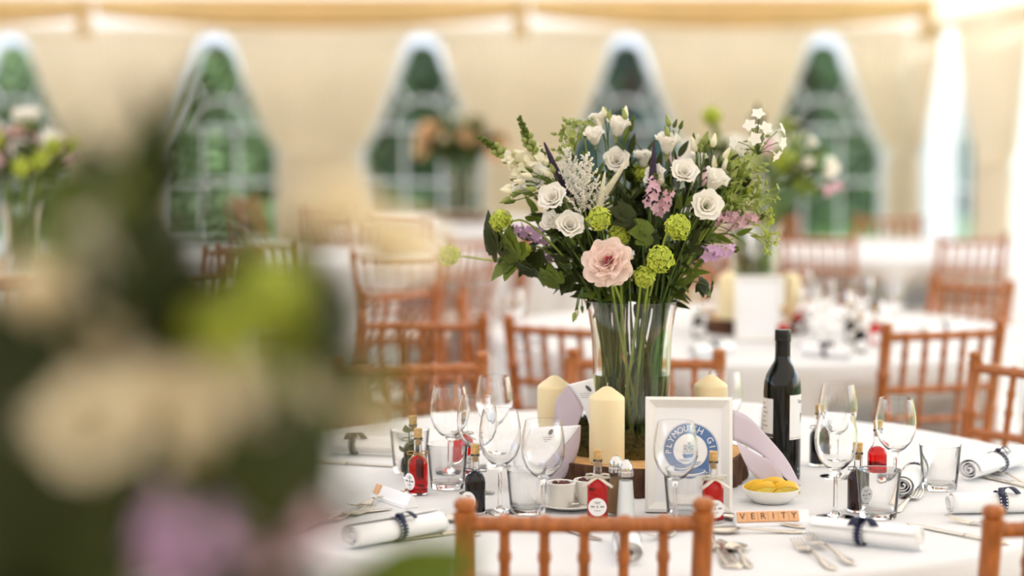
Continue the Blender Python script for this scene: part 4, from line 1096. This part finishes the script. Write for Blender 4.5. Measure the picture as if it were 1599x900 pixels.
def k_ast(o):
    def pl():
        r = random.Random(2); b = MB()
        for k in range(26):
            z = -.05 + .0040 * k; L = .054 * (1 - k / 28) + .008; a = k * 2.4; d = Vector((math.cos(a) * .8, math.sin(a) * .5, .75)).normalized()
            p0 = Vector((0, 0, z)); b.tube([p0, p0 + d * L], [.0008, .0004], 4)
            for j in range(int(L / .0019)):
                t = (j + .5) * .0019 / L; rr = .0042 * (1 - t * .75); e = Vector((r.gauss(0, 1), r.gauss(0, 1), r.gauss(0, 1))).normalized() * rr
                b.ball(p0 + d * L * t + e, r.uniform(.0013, .0023), 5, 3)
        return b.mesh('plume', M['white'], True)
    return [('plume', fm('ast', pl), Matrix.Identity(4))]
def k_lobed(o):
    r = random.Random(int(o * 311)); me = fm('lob', lambda: lobed_leaf(.062).mesh('leaf', M['leafmid'], True)); me2 = fm('lob2', lambda: lobed_leaf(.055, 4).mesh('leaf', M['leaf'], True)); out = []
    for k in range(2): out.append(('leaf', me if (k + int(o * 10)) % 2 == 0 else me2, Matrix.Translation((.004 * k, 0, -.03 * k)) @ Matrix.Rotation(k * 2.3 + o, 4, 'Z') @ Matrix.Rotation(R(-25 - 20 * k), 4, 'Y') @ Matrix.Scale(1 - .2 * k, 4)))
    return out
def k_lobd(o): return [(n, FM['lob2'], m) for n, _, m in k_lobed(o)]
def k_sprig(o, mt='leaf'):
    me = fm('spr' + mt, lambda: leaf_mb(.055, .0085, .35).mesh('leaf', M[mt], True)); out = []
    for k in range(8):
        out.append(('leaf', me, Matrix.Translation((0, 0, -.014 * k)) @ Matrix.Rotation(k * 2.4 + o, 4, 'Z') @ Matrix.Rotation(R(-62 + 3 * k), 4, 'Y') @ Matrix.Scale(.75 + .06 * k, 4)))
    return out
def k_sprigm(o): return k_sprig(o, 'leafmid')
def k_fill(o):                                  # fine yellow-green filler
    def st():
        r = random.Random(8); b = MB()
        for k in range(16):
            d = Vector((r.uniform(-1, 1), r.uniform(-1, 1), r.uniform(.1, 1))).normalized() * r.uniform(.022, .045); b.tube([(0, 0, -.03), d * .4, d], .0007, 4)
            for j in range(6): b.ball(d + Vector((r.uniform(-1, 1), r.uniform(-1, 1), r.uniform(-1, 1))) * .0045, .0021, 5, 3)
        return b.mesh('umbels', M['lime'], True)
    return [('umbels', fm('fil', st), Matrix.Identity(4))]
KIND = {'lis': (k_lis, 'lisianthus', 'stem'), 'cup': (k_cup, 'lisianthus', 'stem'), 'but': (k_but, 'lisianthus', 'stem'), 'bcup': (k_bcup, 'lisianthus', 'stem'), 'buds': (k_buds, 'lisianthus_buds', 'stem'), 'vib': (k_vib, 'snowball_viburnum', 'stemlt'), 'ran': (k_ran, 'ranunculus', 'stemlt'), 'pea': (k_pea, 'ranunculus', 'stemlt'), 'phlox': (k_phlox, 'phlox', 'stemlt'),
        'phbud': (k_phbud, 'phlox_buds', 'stemlt'), 'stock': (k_stock, 'stock_flower', 'stem'), 'rose': (k_rose, 'stock_flower', 'stem'), 'snap': (k_snap, 'snapdragon', 'stemlt'), 'ver': (k_ver, 'veronica', 'stem'), 'verw': (k_verw, 'veronica', 'stem'), 'ast': (k_ast, 'astilbe', 'stem'),
        'lobed': (k_lobed, 'lobed_leaf_stem', 'stem'), 'lobd': (k_lobd, 'lobed_leaf_stem', 'stem'), 'sprig': (k_sprig, 'leaf_sprig', 'stem'), 'sprigm': (k_sprigm, 'leaf_sprig', 'stem'), 'fill': (k_fill, 'bupleurum', 'stemlt')}
CATS = {'lobed': 'foliage', 'lobd': 'foliage', 'sprig': 'foliage', 'sprigm': 'foliage'}
def flower(kind, P, base, label, group, facing=None, sc=1.0, rs=None, rstem=.0017, rimR=.076):
    # base = vase foot; the stem runs from the bloom through the vase mouth to the bottom of the vase
    rs = rs or random.Random(int(abs(P.x * 7919 + P.z * 104729) * 100))
    fn, nm, sm = KIND[kind]
    mouth = base + Vector((0, 0, .285)); out = P - mouth
    xy = Vector((out.x, out.y, 0)); l = xy.length
    rim = mouth + (xy / max(l, 1e-4)) * min(rimR, l * .62 + .010) * rs.uniform(.7, 1.0)
    a = math.atan2(xy.y, xy.x) + rs.choice((0, 0, PI)) + rs.uniform(-1.2, 1.2); q = rs.uniform(.010, .058)
    B = base + Vector((q * math.cos(a), q * math.sin(a), .018 + rs.uniform(0, .012)))
    t = thing(nm, label, CATS.get(kind, 'flower'), B, group=group)
    if facing is None:
        facing = (xy * 1.0 + Vector((0, -.10, 0)) + Vector((0, 0, max(.06, out.z * .75)))).normalized()
        if kind in ('lis', 'ran', 'but'): facing = (facing + Vector((0, -.55, .25))).normalized()
    facing = Vector(facing).normalized()
    Q = P - facing * .05 * sc
    if Q.z < rim.z - .0: Q = P.lerp(rim, .25)
    pts_ = []
    K = [B, B.lerp(rim, .5), rim, rim.lerp(Q, .5) + Vector((0, 0, .25 * max(0, min(.1, (Q - rim).length * .3)))), Q, P - facing * .004 * sc]
    for i in range(len(K) - 1):                 # Catmull-Rom
        p = [K[max(i - 1, 0)], K[i], K[i + 1], K[min(i + 2, len(K) - 1)]]
        for s in range(5):
            f = s / 5; pts_.append(.5 * ((2 * p[1]) + (p[2] - p[0]) * f + (2 * p[0] - 5 * p[1] + 4 * p[2] - p[3]) * f * f + (3 * p[1] - p[0] - 3 * p[2] + p[3]) * f ** 3))
    pts_.append(K[-1])
    rad = rstem * (1.5 if kind in ('vib', 'ran', 'phlox', 'snap') else 1.0)
    MB().tube([p - B for p in pts_], [rad * (1.25 - .5 * i / len(pts_)) for i in range(len(pts_))], 7).build('stem', M[sm], t, smooth=True)
    roll = rs.uniform(0, 6.28)
    if kind in ('phlox', 'lobed', 'lobd'): roll = 0
    Mx = Matrix.Translation(P - B) @ (Vector(facing).to_track_quat('Z', 'Y').to_matrix().to_4x4() if kind != 'phlox' else Matrix.Identity(4)) @ Matrix.Rotation(roll, 4, 'Z') @ Matrix.Scale(sc, 4)
    for n_, me, m in fn(abs(P.x * 3.3 + P.z * 1.7) + .01):
        link(n_, me, t, M=Mx @ m)
    return t
VY = VB.y
gA = 'flowers of the tall vase bouquet'
MAIN = [
 # white lisianthus
 ('lis', 868, 316, -.10, 'white lisianthus open above the paired blooms on the bouquet\'s near left', (-.35, -.75, .5), 1.0), ('lis', 888, 358, -.11, 'white lisianthus of a pair, the one nearer the lime snowballs', (.1, -.8, .45), .95), ('cup', 872, 353, -.09, 'white lisianthus of a pair, the outer half-open one', (-.6, -.6, .4), 1.1),
 ('cup', 963, 214, .02, 'white lisianthus cup standing topmost in the bouquet', (.1, -.35, 1), 1.25), ('cup', 938, 200, .03, 'slim white lisianthus beside the topmost cup', (-.25, -.1, 1), 1.0), ('cup', 929, 226, .0, 'white lisianthus half hidden below the green phlox buds', (-.1, -.5, .8), 1.1), ('lis', 962, 256, .03, 'white lisianthus deep behind the white plume', (.0, -.8, .4), .9),
 ('cup', 1041, 242, -.02, 'tall white lisianthus cup above the mauve florets', (.05, -.3, 1), 1.35), ('lis', 1066, 277, -.06, 'white lisianthus rosette under the bud cluster', (.1, -.75, .55), .95), ('cup', 1034, 286, -.05, 'white lisianthus turned sideways beside the dark spike', (-.5, -.6, .5), 1.2), ('cup', 1108, 297, -.05, 'white lisianthus cup below the cream buds on the phlox side', (.4, -.45, .8), 1.35),
 ('lis', 1101, 324, -.10, 'white lisianthus wide open to the camera on the phlox side', (.1, -1, .25), 1.05), ('lis', 846, 284, -.02, 'white lisianthus behind the drooping bud sprays', (-.5, -.6, .4), 1.0), ('cup', 1088, 262, .04, 'dim white lisianthus behind the upright buds', (.1, -.2, 1), 1.0), ('cup', 1004, 262, .04, 'pale lisianthus half hidden behind the upright dark spike', (0, -.2, 1), 1.1), ('cup', 826, 300, .02, 'cream lisianthus glimpsed under the snapdragons', (-.7, -.4, .5), 1.1),
 # bud sprays
 ('buds', 1052, 200, -.02, 'green bud spray above the tall white cup', (0, -.1, 1), 1.0), ('buds', 1083, 222, -.01, 'leftmost upright bud spray of the group above the white rosette', (-.1, -.1, 1), 1.0), ('buds', 1098, 226, -.03, 'cream bud spray in the middle of the upright group', (.05, -.1, 1), 1.2), ('buds', 1113, 230, 0, 'tallest dark bud spray of the upright group', (.1, 0, 1), 1.1), ('buds', 1130, 248, -.02, 'bud spray between the upright group and the white phlox', (.25, 0, 1), 1.0), ('buds', 1138, 268, -.04, 'pale pointed bud beside the white phlox stem', (.3, -.1, 1), 1.1),
 ('buds', 944, 184, .02, 'green bud spray touching the slim white lisianthus', (-.15, 0, 1), .9), ('buds', 977, 188, .02, 'tall bud pair beside the topmost white cup', (.1, 0, 1), 1.0), ('buds', 800, 290, -.06, 'drooping bud spray reaching furthest past the snapdragons', (-1, -.2, -.05), 1.0), ('buds', 797, 309, -.07, 'lower drooping bud spray above the outer snowball', (-1, -.3, -.1), 1.0), ('buds', 826, 275, -.06, 'drooping bud spray under the snapdragon florets', (-1, -.2, .25), 1.0), ('buds', 838, 296, -.09, 'dark bud spray arching over the paired white blooms', (-.9, -.4, .2), 1.0), ('buds', 860, 276, -.06, 'bud spray between plume and snapdragon', (-.6, -.2, .7), .9), ('buds', 898, 488, -.10, 'bud pair hanging over the vase rim', (-.3, -.3, -1), .8),
 # viburnum
 ('vib', 937, 345, -.12, 'lime snowball bloom left of the heart of the bouquet', (-.15, -1, .3), .82), ('vib', 1053, 358, -.13, 'lime snowball bloom on the phlox side of the bouquet heart', (.3, -1, .3), .86), ('vib', 1027, 406, -.14, 'largest lime snowball bloom low over the rim', (.15, -1, .1), .93), ('vib', 1005, 430, -.135, 'small lime snowball bloom tucked under the largest one', (0, -1, -.1), .72), ('vib', 796, 346, -.05, 'lime snowball bloom furthest out on the lobed-leaf side', (-1, -.4, .1), .78), ('vib', 828, 390, -.03, 'small lime bloom beside the lobed leaves', (-.8, -.4, -.1), .48), ('vib', 966, 369, -.07, 'shaded lime snowball bloom behind the pink ranunculus', (0, -1, .2), .75), ('vib', 714, 400, .22, 'soft lime snowball bloom floating out past the lobed leaves', (-1, .2, .1), .80), ('vib', 1000, 282, .06, 'lime bloom behind the mauve florets near the dark spike', (0, -.3, 1), .7),
 ('ran', 949, 412, -.155, 'large blush pink ranunculus at the front of the bouquet', (-.12, -1, .42), .98),
 # snapdragons, spikes, plume
 ('snap', 782, 238, -.02, 'cream snapdragon spike leaning furthest out', (-.85, -.15, .62), 1.1), ('snap', 826, 222, .0, 'cream snapdragon spike with upright green tip', (-.38, -.1, .95), 1.1), ('snap', 858, 262, .04, 'cream snapdragon half hidden behind the purple spike', (-.4, -.1, .8), 1.0),
 ('ver', 862, 252, -.04, 'dark purple veronica spike leaning toward the snapdragons', (-.38, -.1, .9), 1.2), ('ver', 1020, 256, -.07, 'dark purple veronica spike standing upright by the white cup', (.05, 0, 1), 1.25), ('verw', 968, 268, -.06, 'white veronica spike curving beside the plume', (.5, -.1, .75), .9), ('verw', 941, 292, -.10, 'white veronica spike upright in the plume', (.15, -.2, 1), .9), ('ast', 912, 292, -.10, 'feathery white astilbe plume left of the bouquet centre', (.05, -.3, 1), 1.15), ('ast', 893, 272, -.06, 'second feathery white plume behind the first', (-.25, -.2, 1), .95), ('ast', 935, 318, -.08, 'small white plume above the left lime snowball', (.1, -.5, .8), .7),
 ('phbud', 892, 212, .0, 'green unopened phlox head left of the topmost cup', (-.2, -.1, 1), 1.05), ('phbud', 882, 238, .01, 'second green phlox head below the first', (-.3, -.1, .9), .9), ('phbud', 912, 200, .03, 'green phlox head behind the slim lisianthus', (-.1, 0, 1), .8), ('phlox', 1184, 218, -.02, 'white phlox cluster at the outer top of the bouquet', (.4, -.2, 1), 1.0), ('phbud', 1165, 262, -.02, 'green phlox buds under the white phlox cluster', (.5, -.2, .8), 1.1), ('phbud', 1196, 300, .0, 'green phlox buds at the far outer edge below the white phlox', (.9, -.1, .4), 1.0), ('phbud', 1150, 300, -.04, 'green phlox buds between the phlox and white cup', (.5, -.3, .7), 1.0), ('phbud', 1178, 322, .02, 'low green phlox spray on the outer side', (.9, -.1, .2), .9),
 # mauve and pink
 ('rose', 1018, 310, -.07, 'rose pink stock above the snowball blooms', (.1, -.5, .8), 1.0), ('rose', 1036, 322, -.05, 'second rose pink stock beside the white lisianthus', (.2, -.6, .6), .9), ('stock', 1110, 396, -.06, 'mauve stock low on the phlox side above the rim', (.7, -.4, .15), 1.05), ('stock', 836, 366, -.02, 'mauve stock behind the paired white lisianthus', (-.8, -.3, .2), 1.0), ('stock', 848, 402, .01, 'mauve stock deep between lobed leaves', (-.7, -.2, -.1), .9), ('rose', 1150, 347, .02, 'pale pink stock at the outer lower edge', (.9, -.2, .2), 1.0), ('rose', 1128, 340, -.02, 'pale pink stock beside the open lisianthus', (.8, -.4, .2), .8),
 # foliage
 ('lobed', 776, 392, -.03, 'large lobed green leaves reaching out furthest at the side', (-1, -.4, .2), 1.55), ('lobed', 806, 402, -.06, 'dark lobed leaves beneath the outer snowball', (-.9, -.5, -.2), 1.35), ('lobed', 836, 428, -.06, 'small hanging lobed leaves at the lower side', (-.6, -.5, -.6), .9), ('lobed', 870, 442, -.08, 'dark lobed leaves hanging over the rim', (-.7, -.6, -.4), .9), ('lobed', 985, 340, -.10, 'green lobed leaves between the two upper snowballs', (.1, -1, .5), .9), ('lobed', 1015, 366, -.10, 'green lobed leaf against the outer snowball', (.3, -1, .3), .8), ('lobed', 1110, 448, -.04, 'lobed leaf low at the rim on the phlox side', (.8, -.3, -.2), .8), ('sprigm', 1150, 366, -.02, 'leafy sprig pointing out below the pink stock', (1, -.1, .1), 1.0), ('fill', 1182, 345, .02, 'fine lime filler sprig at the outer edge', (1, 0, .2), 1.0), ('fill', 1192, 372, .03, 'lowest fine lime filler sprig at the outer edge', (1, 0, -.2), .9), ('fill', 1150, 290, .05, 'lime filler sprig behind the green phlox buds', (.6, 0, .7), 1.0),
]
for i, (k, px, py, dy, lb, fc, sc) in enumerate(MAIN):
    flower(k, AT(px, py, VY + dy), VB, lb, gA, fc, sc)
rr_ = random.Random(31)
SPR = [(860, 340, .0), (880, 330, -.03), (905, 385, -.05), (890, 410, -.04), (925, 380, -.02), (870, 385, .02), (960, 330, -.02), (985, 305, .0), (1000, 385, -.05), (1070, 320, -.04), (1080, 385, -.06), (1085, 420, -.05), (1060, 330, .0), (1095, 355, -.02), (1130, 320, .0), (1120, 300, .0), (925, 265, .0), (1045, 300, .0), (985, 240, .03), (1150, 275, .03), (840, 330, .03), (940, 300, .03), (1020, 350, -.02), (1070, 440, -.05), (900, 440, -.06), (850, 415, .0), (1160, 310, .04), (975, 400, -.02), (915, 345, .02), (950, 380, .04), (1000, 330, .03), (1030, 385, .0), (1060, 400, .02), (1090, 400, .0), (880, 395, .04), (905, 430, .0), (935, 430, .02), (965, 440, -.04), (1045, 440, -.03), (1015, 455, -.05), (930, 455, -.06), (1060, 460, -.02), (1100, 375, .03), (865, 360, .05), (1125, 345, .05), (960, 290, .06), (1020, 280, .06), (900, 300, .05), (880, 290, .05), (1070, 290, .06), (1110, 270, .06), (950, 350, .08), (1050, 340, .08), (1000, 410, .06), (1140, 250, .05), (1170, 280, .05), (1145, 325, -.02), (985, 262, .05), (1010, 238, .06), (1000, 300, .05), (950, 250, .06), (1060, 245, .06), (905, 258, .05), (975, 225, .07), (1025, 268, .03), (1085, 275, .05), (850, 310, .03), (835, 345, .0), (815, 365, .03)]
for px, py, dy in SPR:
    P = AT(px, py, VY + dy)
    where = (('low over the vase rim ' + ('before the ranunculus side' if px < 970 else 'below the largest snowball' if px < 1050 else 'toward the wine bottle side')) if py > 395 else ('high among the tall vase buds ' + ('near the plume' if px < 960 else 'near the upright dark spike' if px < 1050 else 'near the phlox')) if py < 295 else 'on the lobed-leaf side of the tall vase' if px < 930 else 'on the phlox side of the tall vase' if px > 1060 else 'in the heart of the tall vase bouquet')
    flower(rr_.choice(('sprig', 'sprig', 'sprigm')), P, VB, 'narrow-leaved green filler sprig ' + where, 'filler sprigs ' + where, None, 1.1)

# ------------------------------------------------------------------ nearest, strongly blurred bouquet
V0 = Vector((T0[0], T0[1] + .05, TZ + SLH + .0005))
log_slice(Vector((V0.x, V0.y, TZ)), 'log slice under the blurred nearest bouquet', .9)
vase(V0, 'glass vase holding the blurred nearest bouquet')
gB = 'flowers of the blurred nearest bouquet'
NEAR = [('but', 520, 355, 1.22, 'faint blurred cream bloom highest on the table side', .8), ('but', 632, 405, 1.26, 'outermost faint cream bloom reaching toward the vase', .75), ('snap', 560, 590, 1.20, 'pale blurred spike beside the far left napkin', .9), ('bcup', 545, 680, 1.18, 'pale blurred cup low on the table side', .9), ('but', 140, 690, 1.06, 'blurred cream bloom low at the picture edge side', .95),('but', 245, 665, 1.10, 'large blurred white bloom in the middle of the nearest bouquet', 1.0), ('but', 178, 640, 1.12, 'blurred white bloom left of the large middle one', .9), ('but', 325, 640, 1.12, 'blurred white bloom right of the large middle one', .9), ('but', 420, 655, 1.14, 'blurred pale bloom under the lime snowballs', .9), ('but', 52, 775, 1.10, 'blurred cream bloom at the lower picture edge', .95), ('but', 8, 645, 1.14, 'blurred white bloom cut by the picture edge', .9), ('but', 582, 415, 1.24, 'blurred white bloom furthest out on the table side', .95), ('but', 300, 735, 1.08, 'blurred white bloom above the mauve stock', .8),
        ('snap', 78, 400, 1.14, 'blurred cream snapdragon rising at the picture edge side', 1.2), ('snap', 190, 320, 1.16, 'blurred cream snapdragon tip beside the dark plume', 1.0), ('bcup', 62, 500, 1.10, 'blurred cream cup flower below the snapdragon', .95), ('snap', 120, 330, 1.18, 'pale blurred snapdragon nearest the picture corner', 1.1), ('bcup', 150, 580, 1.12, 'blurred cream cup above the white blooms', 1.0), ('bcup', 455, 400, 1.22, 'faint blurred cream cup high on the table side', .9), ('snap', 430, 600, 1.12, 'pale yellow blurred snapdragon under the lime snowballs', .9),
        ('vib', 392, 505, 1.16, 'blurred lime snowball in the nearest bouquet', .9), ('vib', 325, 560, 1.14, 'blurred olive snowball above the white blooms', .85), ('vib', 452, 560, 1.20, 'blurred lime bloom at the table side of the nearest bouquet', .7), ('stock', 240, 850, 1.08, 'blurred mauve stock at the bottom of the nearest bouquet', 1.2), ('stock', 300, 870, 1.08, 'second blurred mauve stock at the bottom edge', 1.2), ('rose', 430, 850, 1.12, 'blurred pink bloom at the bottom table side', 1.0),
        ('sprig', 262, 215, 1.16, 'tall dark leafy plume topping the nearest bouquet', 1.4), ('sprig', 250, 262, 1.18, 'second tall dark leafy plume of the nearest bouquet', 1.4), ('sprig', 235, 320, 1.16, 'dark leafy stem under the tall plume', 1.4), ('sprig', 190, 470, 1.08, 'dark leafy stem before the snapdragons', 1.5), ('sprig', 356, 440, 1.10, 'dark leafy tip above the lime snowball', 1.2), ('sprig', 300, 440, 1.15, 'dark leafy stem left of the lime snowball', 1.3), ('lobd', 545, 510, 1.16, 'blurred dark lobed leaf on the table side', .9), ('lobd', 480, 770, 1.10, 'blurred dark lobed leaf low on the table side', 1.2), ('lobd', 20, 600, 1.10, 'blurred dark leaf at the picture edge', 1.5), ('lobd', 110, 600, 1.12, 'blurred dark leaf between white blooms', 1.0), ('lobd', 60, 865, 1.04, 'blurred near black leaf in the bottom corner', 1.7), ('lobd', 135, 790, 1.04, 'blurred dark leaf under the white blooms', 1.3), ('sprigm', 600, 640, 1.18, 'blurred light green sprig over the place setting', 1.0), ('lobd', 378, 830, 1.05, 'blurred dark leaf between mauve and pink blooms', 1.2), ('sprig', 20, 470, 1.15, 'blurred dark stem at the picture edge', 1.5), ('sprig', 500, 820, 1.14, 'blurred olive sprig by the bottom edge', 1.3)]
for k, px, py, Y, lb, sc in NEAR:
    flower(k, AT(px, py, Y), V0, lb, gB, None, sc, rimR=.08)
rn = random.Random(17)
DARK = [(30, 560, 1.2), (30, 860, 1.12), (110, 830, 1.14), (250, 450, 1.24), (280, 400, 1.24), (200, 480, 1.22), (340, 770, 1.2), (380, 860, 1.2), (500, 700, 1.22), (530, 500, 1.2), (230, 330, 1.22), (225, 420, 1.10), (265, 480, 1.12), (205, 530, 1.14), (175, 410, 1.2), (430, 430, 1.24), (100, 730, 1.2)]
for i, (px, py, Y) in enumerate(DARK):
    flower(rn.choice(('sprig', 'lobd', 'lobd')), AT(px, py, Y), V0, 'blurred dark leaf stem ' + ('high' if py < 450 else 'low' if py > 700 else 'midway') + (' at the picture edge side' if px < 150 else ' at the table side' if px > 340 else ' in the middle') + ' of the nearest bouquet', 'dark leaf stems of the blurred nearest bouquet', None, 1.35, rimR=.08)
# broad leaf across the nearest chair post
def broad(p0, p1, Y, lb):
    A, B_ = AT(*p0, Y), AT(*p1, Y - .02); d = (B_ - A); L = d.length; x = d.normalized(); z = (Vector((0, -1, .35)) - x * x.dot(Vector((0, -1, .35)))).normalized(); y = z.cross(x)
    base = V0 + Vector((.03, .02, .02)); t = thing('broad_leaf', lb, 'foliage', base, group=gB)
    rim = V0 + Vector((.07, .02, .29))
    MB().tube([Vector((0, 0, 0)), (rim - base), (rim.lerp(A, .6) + Vector((0, 0, .02)) - base), A - base], .0018, 7).build('stem', M['stemlt'], t)
    m4 = Matrix.Translation(A - base) @ Matrix(((x.x, y.x, z.x, 0), (x.y, y.y, z.y, 0), (x.z, y.z, z.z, 0), (0, 0, 0, 1)))
    leaf_mb(L, L * .30, .25).build('leaf', M['leafmid'], t, M=m4, smooth=True)
broad((570, 945), (748, 852), 1.34, 'broad bright green leaf blurred across the nearest chair post')
broad((520, 960), (735, 905), 1.30, 'lower broad green leaf blurred over the front tablecloth edge')

# ------------------------------------------------------------------ bouquets further back
def far_bouquet(tx, ty, seed, where, kinds, n, spread=.27, zlo=.22, zhi=.70, sc=1.15, slice_=True):
    loc = Vector((tx, ty, TZ + (SLH + .0005 if slice_ else 0)))
    if slice_: log_slice(Vector((tx, ty, TZ)), 'log slice under the vase ' + where, .9, seed)
    vase(loc, 'glass vase of blurred flowers ' + where)
    r = random.Random(seed)
    for i in range(n):
        a = r.uniform(0, 2 * PI); u = math.sqrt(r.random()); q = spread * u
        z = .34 + (zhi - .34) * (1 - .55 * u * u) * r.uniform(.45, 1.0)
        k = kinds[i % len(kinds)]; P = loc + Vector((q * math.cos(a), q * math.sin(a), z))
        nm = {'pea': 'blurred peach bloom', 'bcup': 'blurred cream cup bloom', 'lobd': 'blurred dark lobed leaf', 'lis': 'blurred white bloom', 'cup': 'blurred cream cup bloom', 'vib': 'blurred lime snowball', 'ran': 'blurred peach pink bloom', 'sprig': 'blurred dark leafy sprig', 'sprigm': 'blurred green sprig', 'rose': 'blurred pink stock', 'phbud': 'blurred green bud head', 'stock': 'blurred mauve stock', 'snap': 'blurred cream spike', 'lobed': 'blurred lobed leaf'}[k]
        side = 'on the left' if P.x < tx - spread * .33 else 'on the right' if P.x > tx + spread * .33 else 'mid'
        lev = 'high' if P.z - loc.z > .56 else 'low' if P.z - loc.z < .45 else 'halfway up'
        nm = nm + ' ' + (lev + ' ' + side + ' in' if side == 'mid' else lev + ' ' + side + ' of').replace('mid in', 'in the middle of')
        flower(k, P, loc, nm + ' the bouquet ' + where, k_group(k) + ' ' + where, None, sc, rs=r)
def k_group(k): return {'pea': 'peach blooms', 'bcup': 'cream cups', 'lobd': 'dark lobed leaves', 'lis': 'white blooms', 'cup': 'cream cups', 'vib': 'lime snowballs', 'ran': 'pink blooms', 'sprig': 'dark sprigs', 'sprigm': 'green sprigs', 'rose': 'pink stocks', 'phbud': 'green bud heads', 'stock': 'mauve stocks', 'snap': 'cream spikes', 'lobed': 'lobed leaves'}[k]
far_bouquet(AT(1178, 300, T2[1]).x, T2[1], 11, 'behind the white phlox', ('sprig', 'lis', 'sprigm', 'rose', 'vib', 'sprig', 'lis', 'cup', 'phbud', 'sprig', 'lobed', 'snap'), 60, .26)
far_bouquet(AT(722, 300, T3[1]).x, T3[1], 12, 'by the far window', ('sprig', 'sprigm', 'sprig', 'pea', 'sprig', 'bcup', 'sprigm', 'sprig', 'lobd', 'sprig', 'sprigm', 'sprig'), 96, .30, sc=1.5)
far_bouquet(AT(38, 300, T4[1]).x, T4[1], 13, 'at the picture edge', ('sprig', 'lis', 'sprigm', 'ran', 'sprig', 'rose', 'vib', 'lobed', 'cup', 'sprig'), 64, .25, sc=1.35)

# ------------------------------------------------------------------ blurred settings on the table behind
gz = 'place settings on the table behind'
wineloc = lambda px, py: G(px, py, TZ)
s2 = Vector((AT(1178, 300, T2[1]).x, T2[1], TZ))
candle(Vector((s2.x - .10, s2.y - .14, TZ + SLH + .0005)), 'blurred ivory candle beside the frame on the table behind', .16)
candle(Vector((s2.x + .13, s2.y + .05, TZ + SLH + .0005)), 'blurred ivory candle behind the frame on the table behind', .14)
picture_frame(G(1186, 533, TZ), R(2), R(9), 'blurred white picture frame on the table behind', logo=False)
mini(0, 0, 'red', 'red-topped bottle peeking above the wine bottle capsule', loc=G(1222, 541, TZ), words=False, grp='liqueur bottles on the table behind', sc=1.0)
for px, py, l, lb in ((1245, 522, 'red', 'blurred red bottle right of the blurred frame'), (1366, 540, 'red', 'blurred red bottle beside the slanted-spindle chair post'), (1328, 536, 'dark', 'blurred black bottle on the table behind'), (1342, 552, 'dark', 'small blurred black bottle nearer the edge of the table behind'), (1090, 528, 'dark', 'dark blurred bottle just right of the tall vase')):
    mini(px, py, l, lb, words=False, grp='liqueur bottles on the table behind')
for px, py, lb in ((1262, 540, 'blurred wine glass right of the red-topped bottle'), (1285, 525, 'blurred wine glass mid table behind'), (1310, 548, 'blurred wine glass left of the black bottle'), (1345, 520, 'blurred wine glass beyond the black bottle'), (1390, 535, 'blurred wine glass beside the slanted-spindle chair'), (1100, 540, 'blurred wine glass right of the tall vase rim'), (800, 545, 'blurred wine glass near the end of the table behind'), (1250, 505, 'blurred wine glass beside the blurred frame')):
    wineglass(px, py, lb, 'wine glasses on the table behind')
napkin(G(1255, 555, TZ), G(1330, 562, TZ), 'blurred rolled napkin at the edge of the table behind', seed=9)
napkin(G(1080, 560, TZ), G(1140, 552, TZ), 'blurred rolled napkin right of the vase on the table behind', seed=10)
napkin(G(800, 528, TZ), G(850, 540, TZ), 'blurred rolled napkin at the end of the table behind', seed=11)
napkin(G(1440, 530, TZ), G(1500, 522, TZ), 'blurred rolled napkin behind the slanted-spindle chair', seed=12)
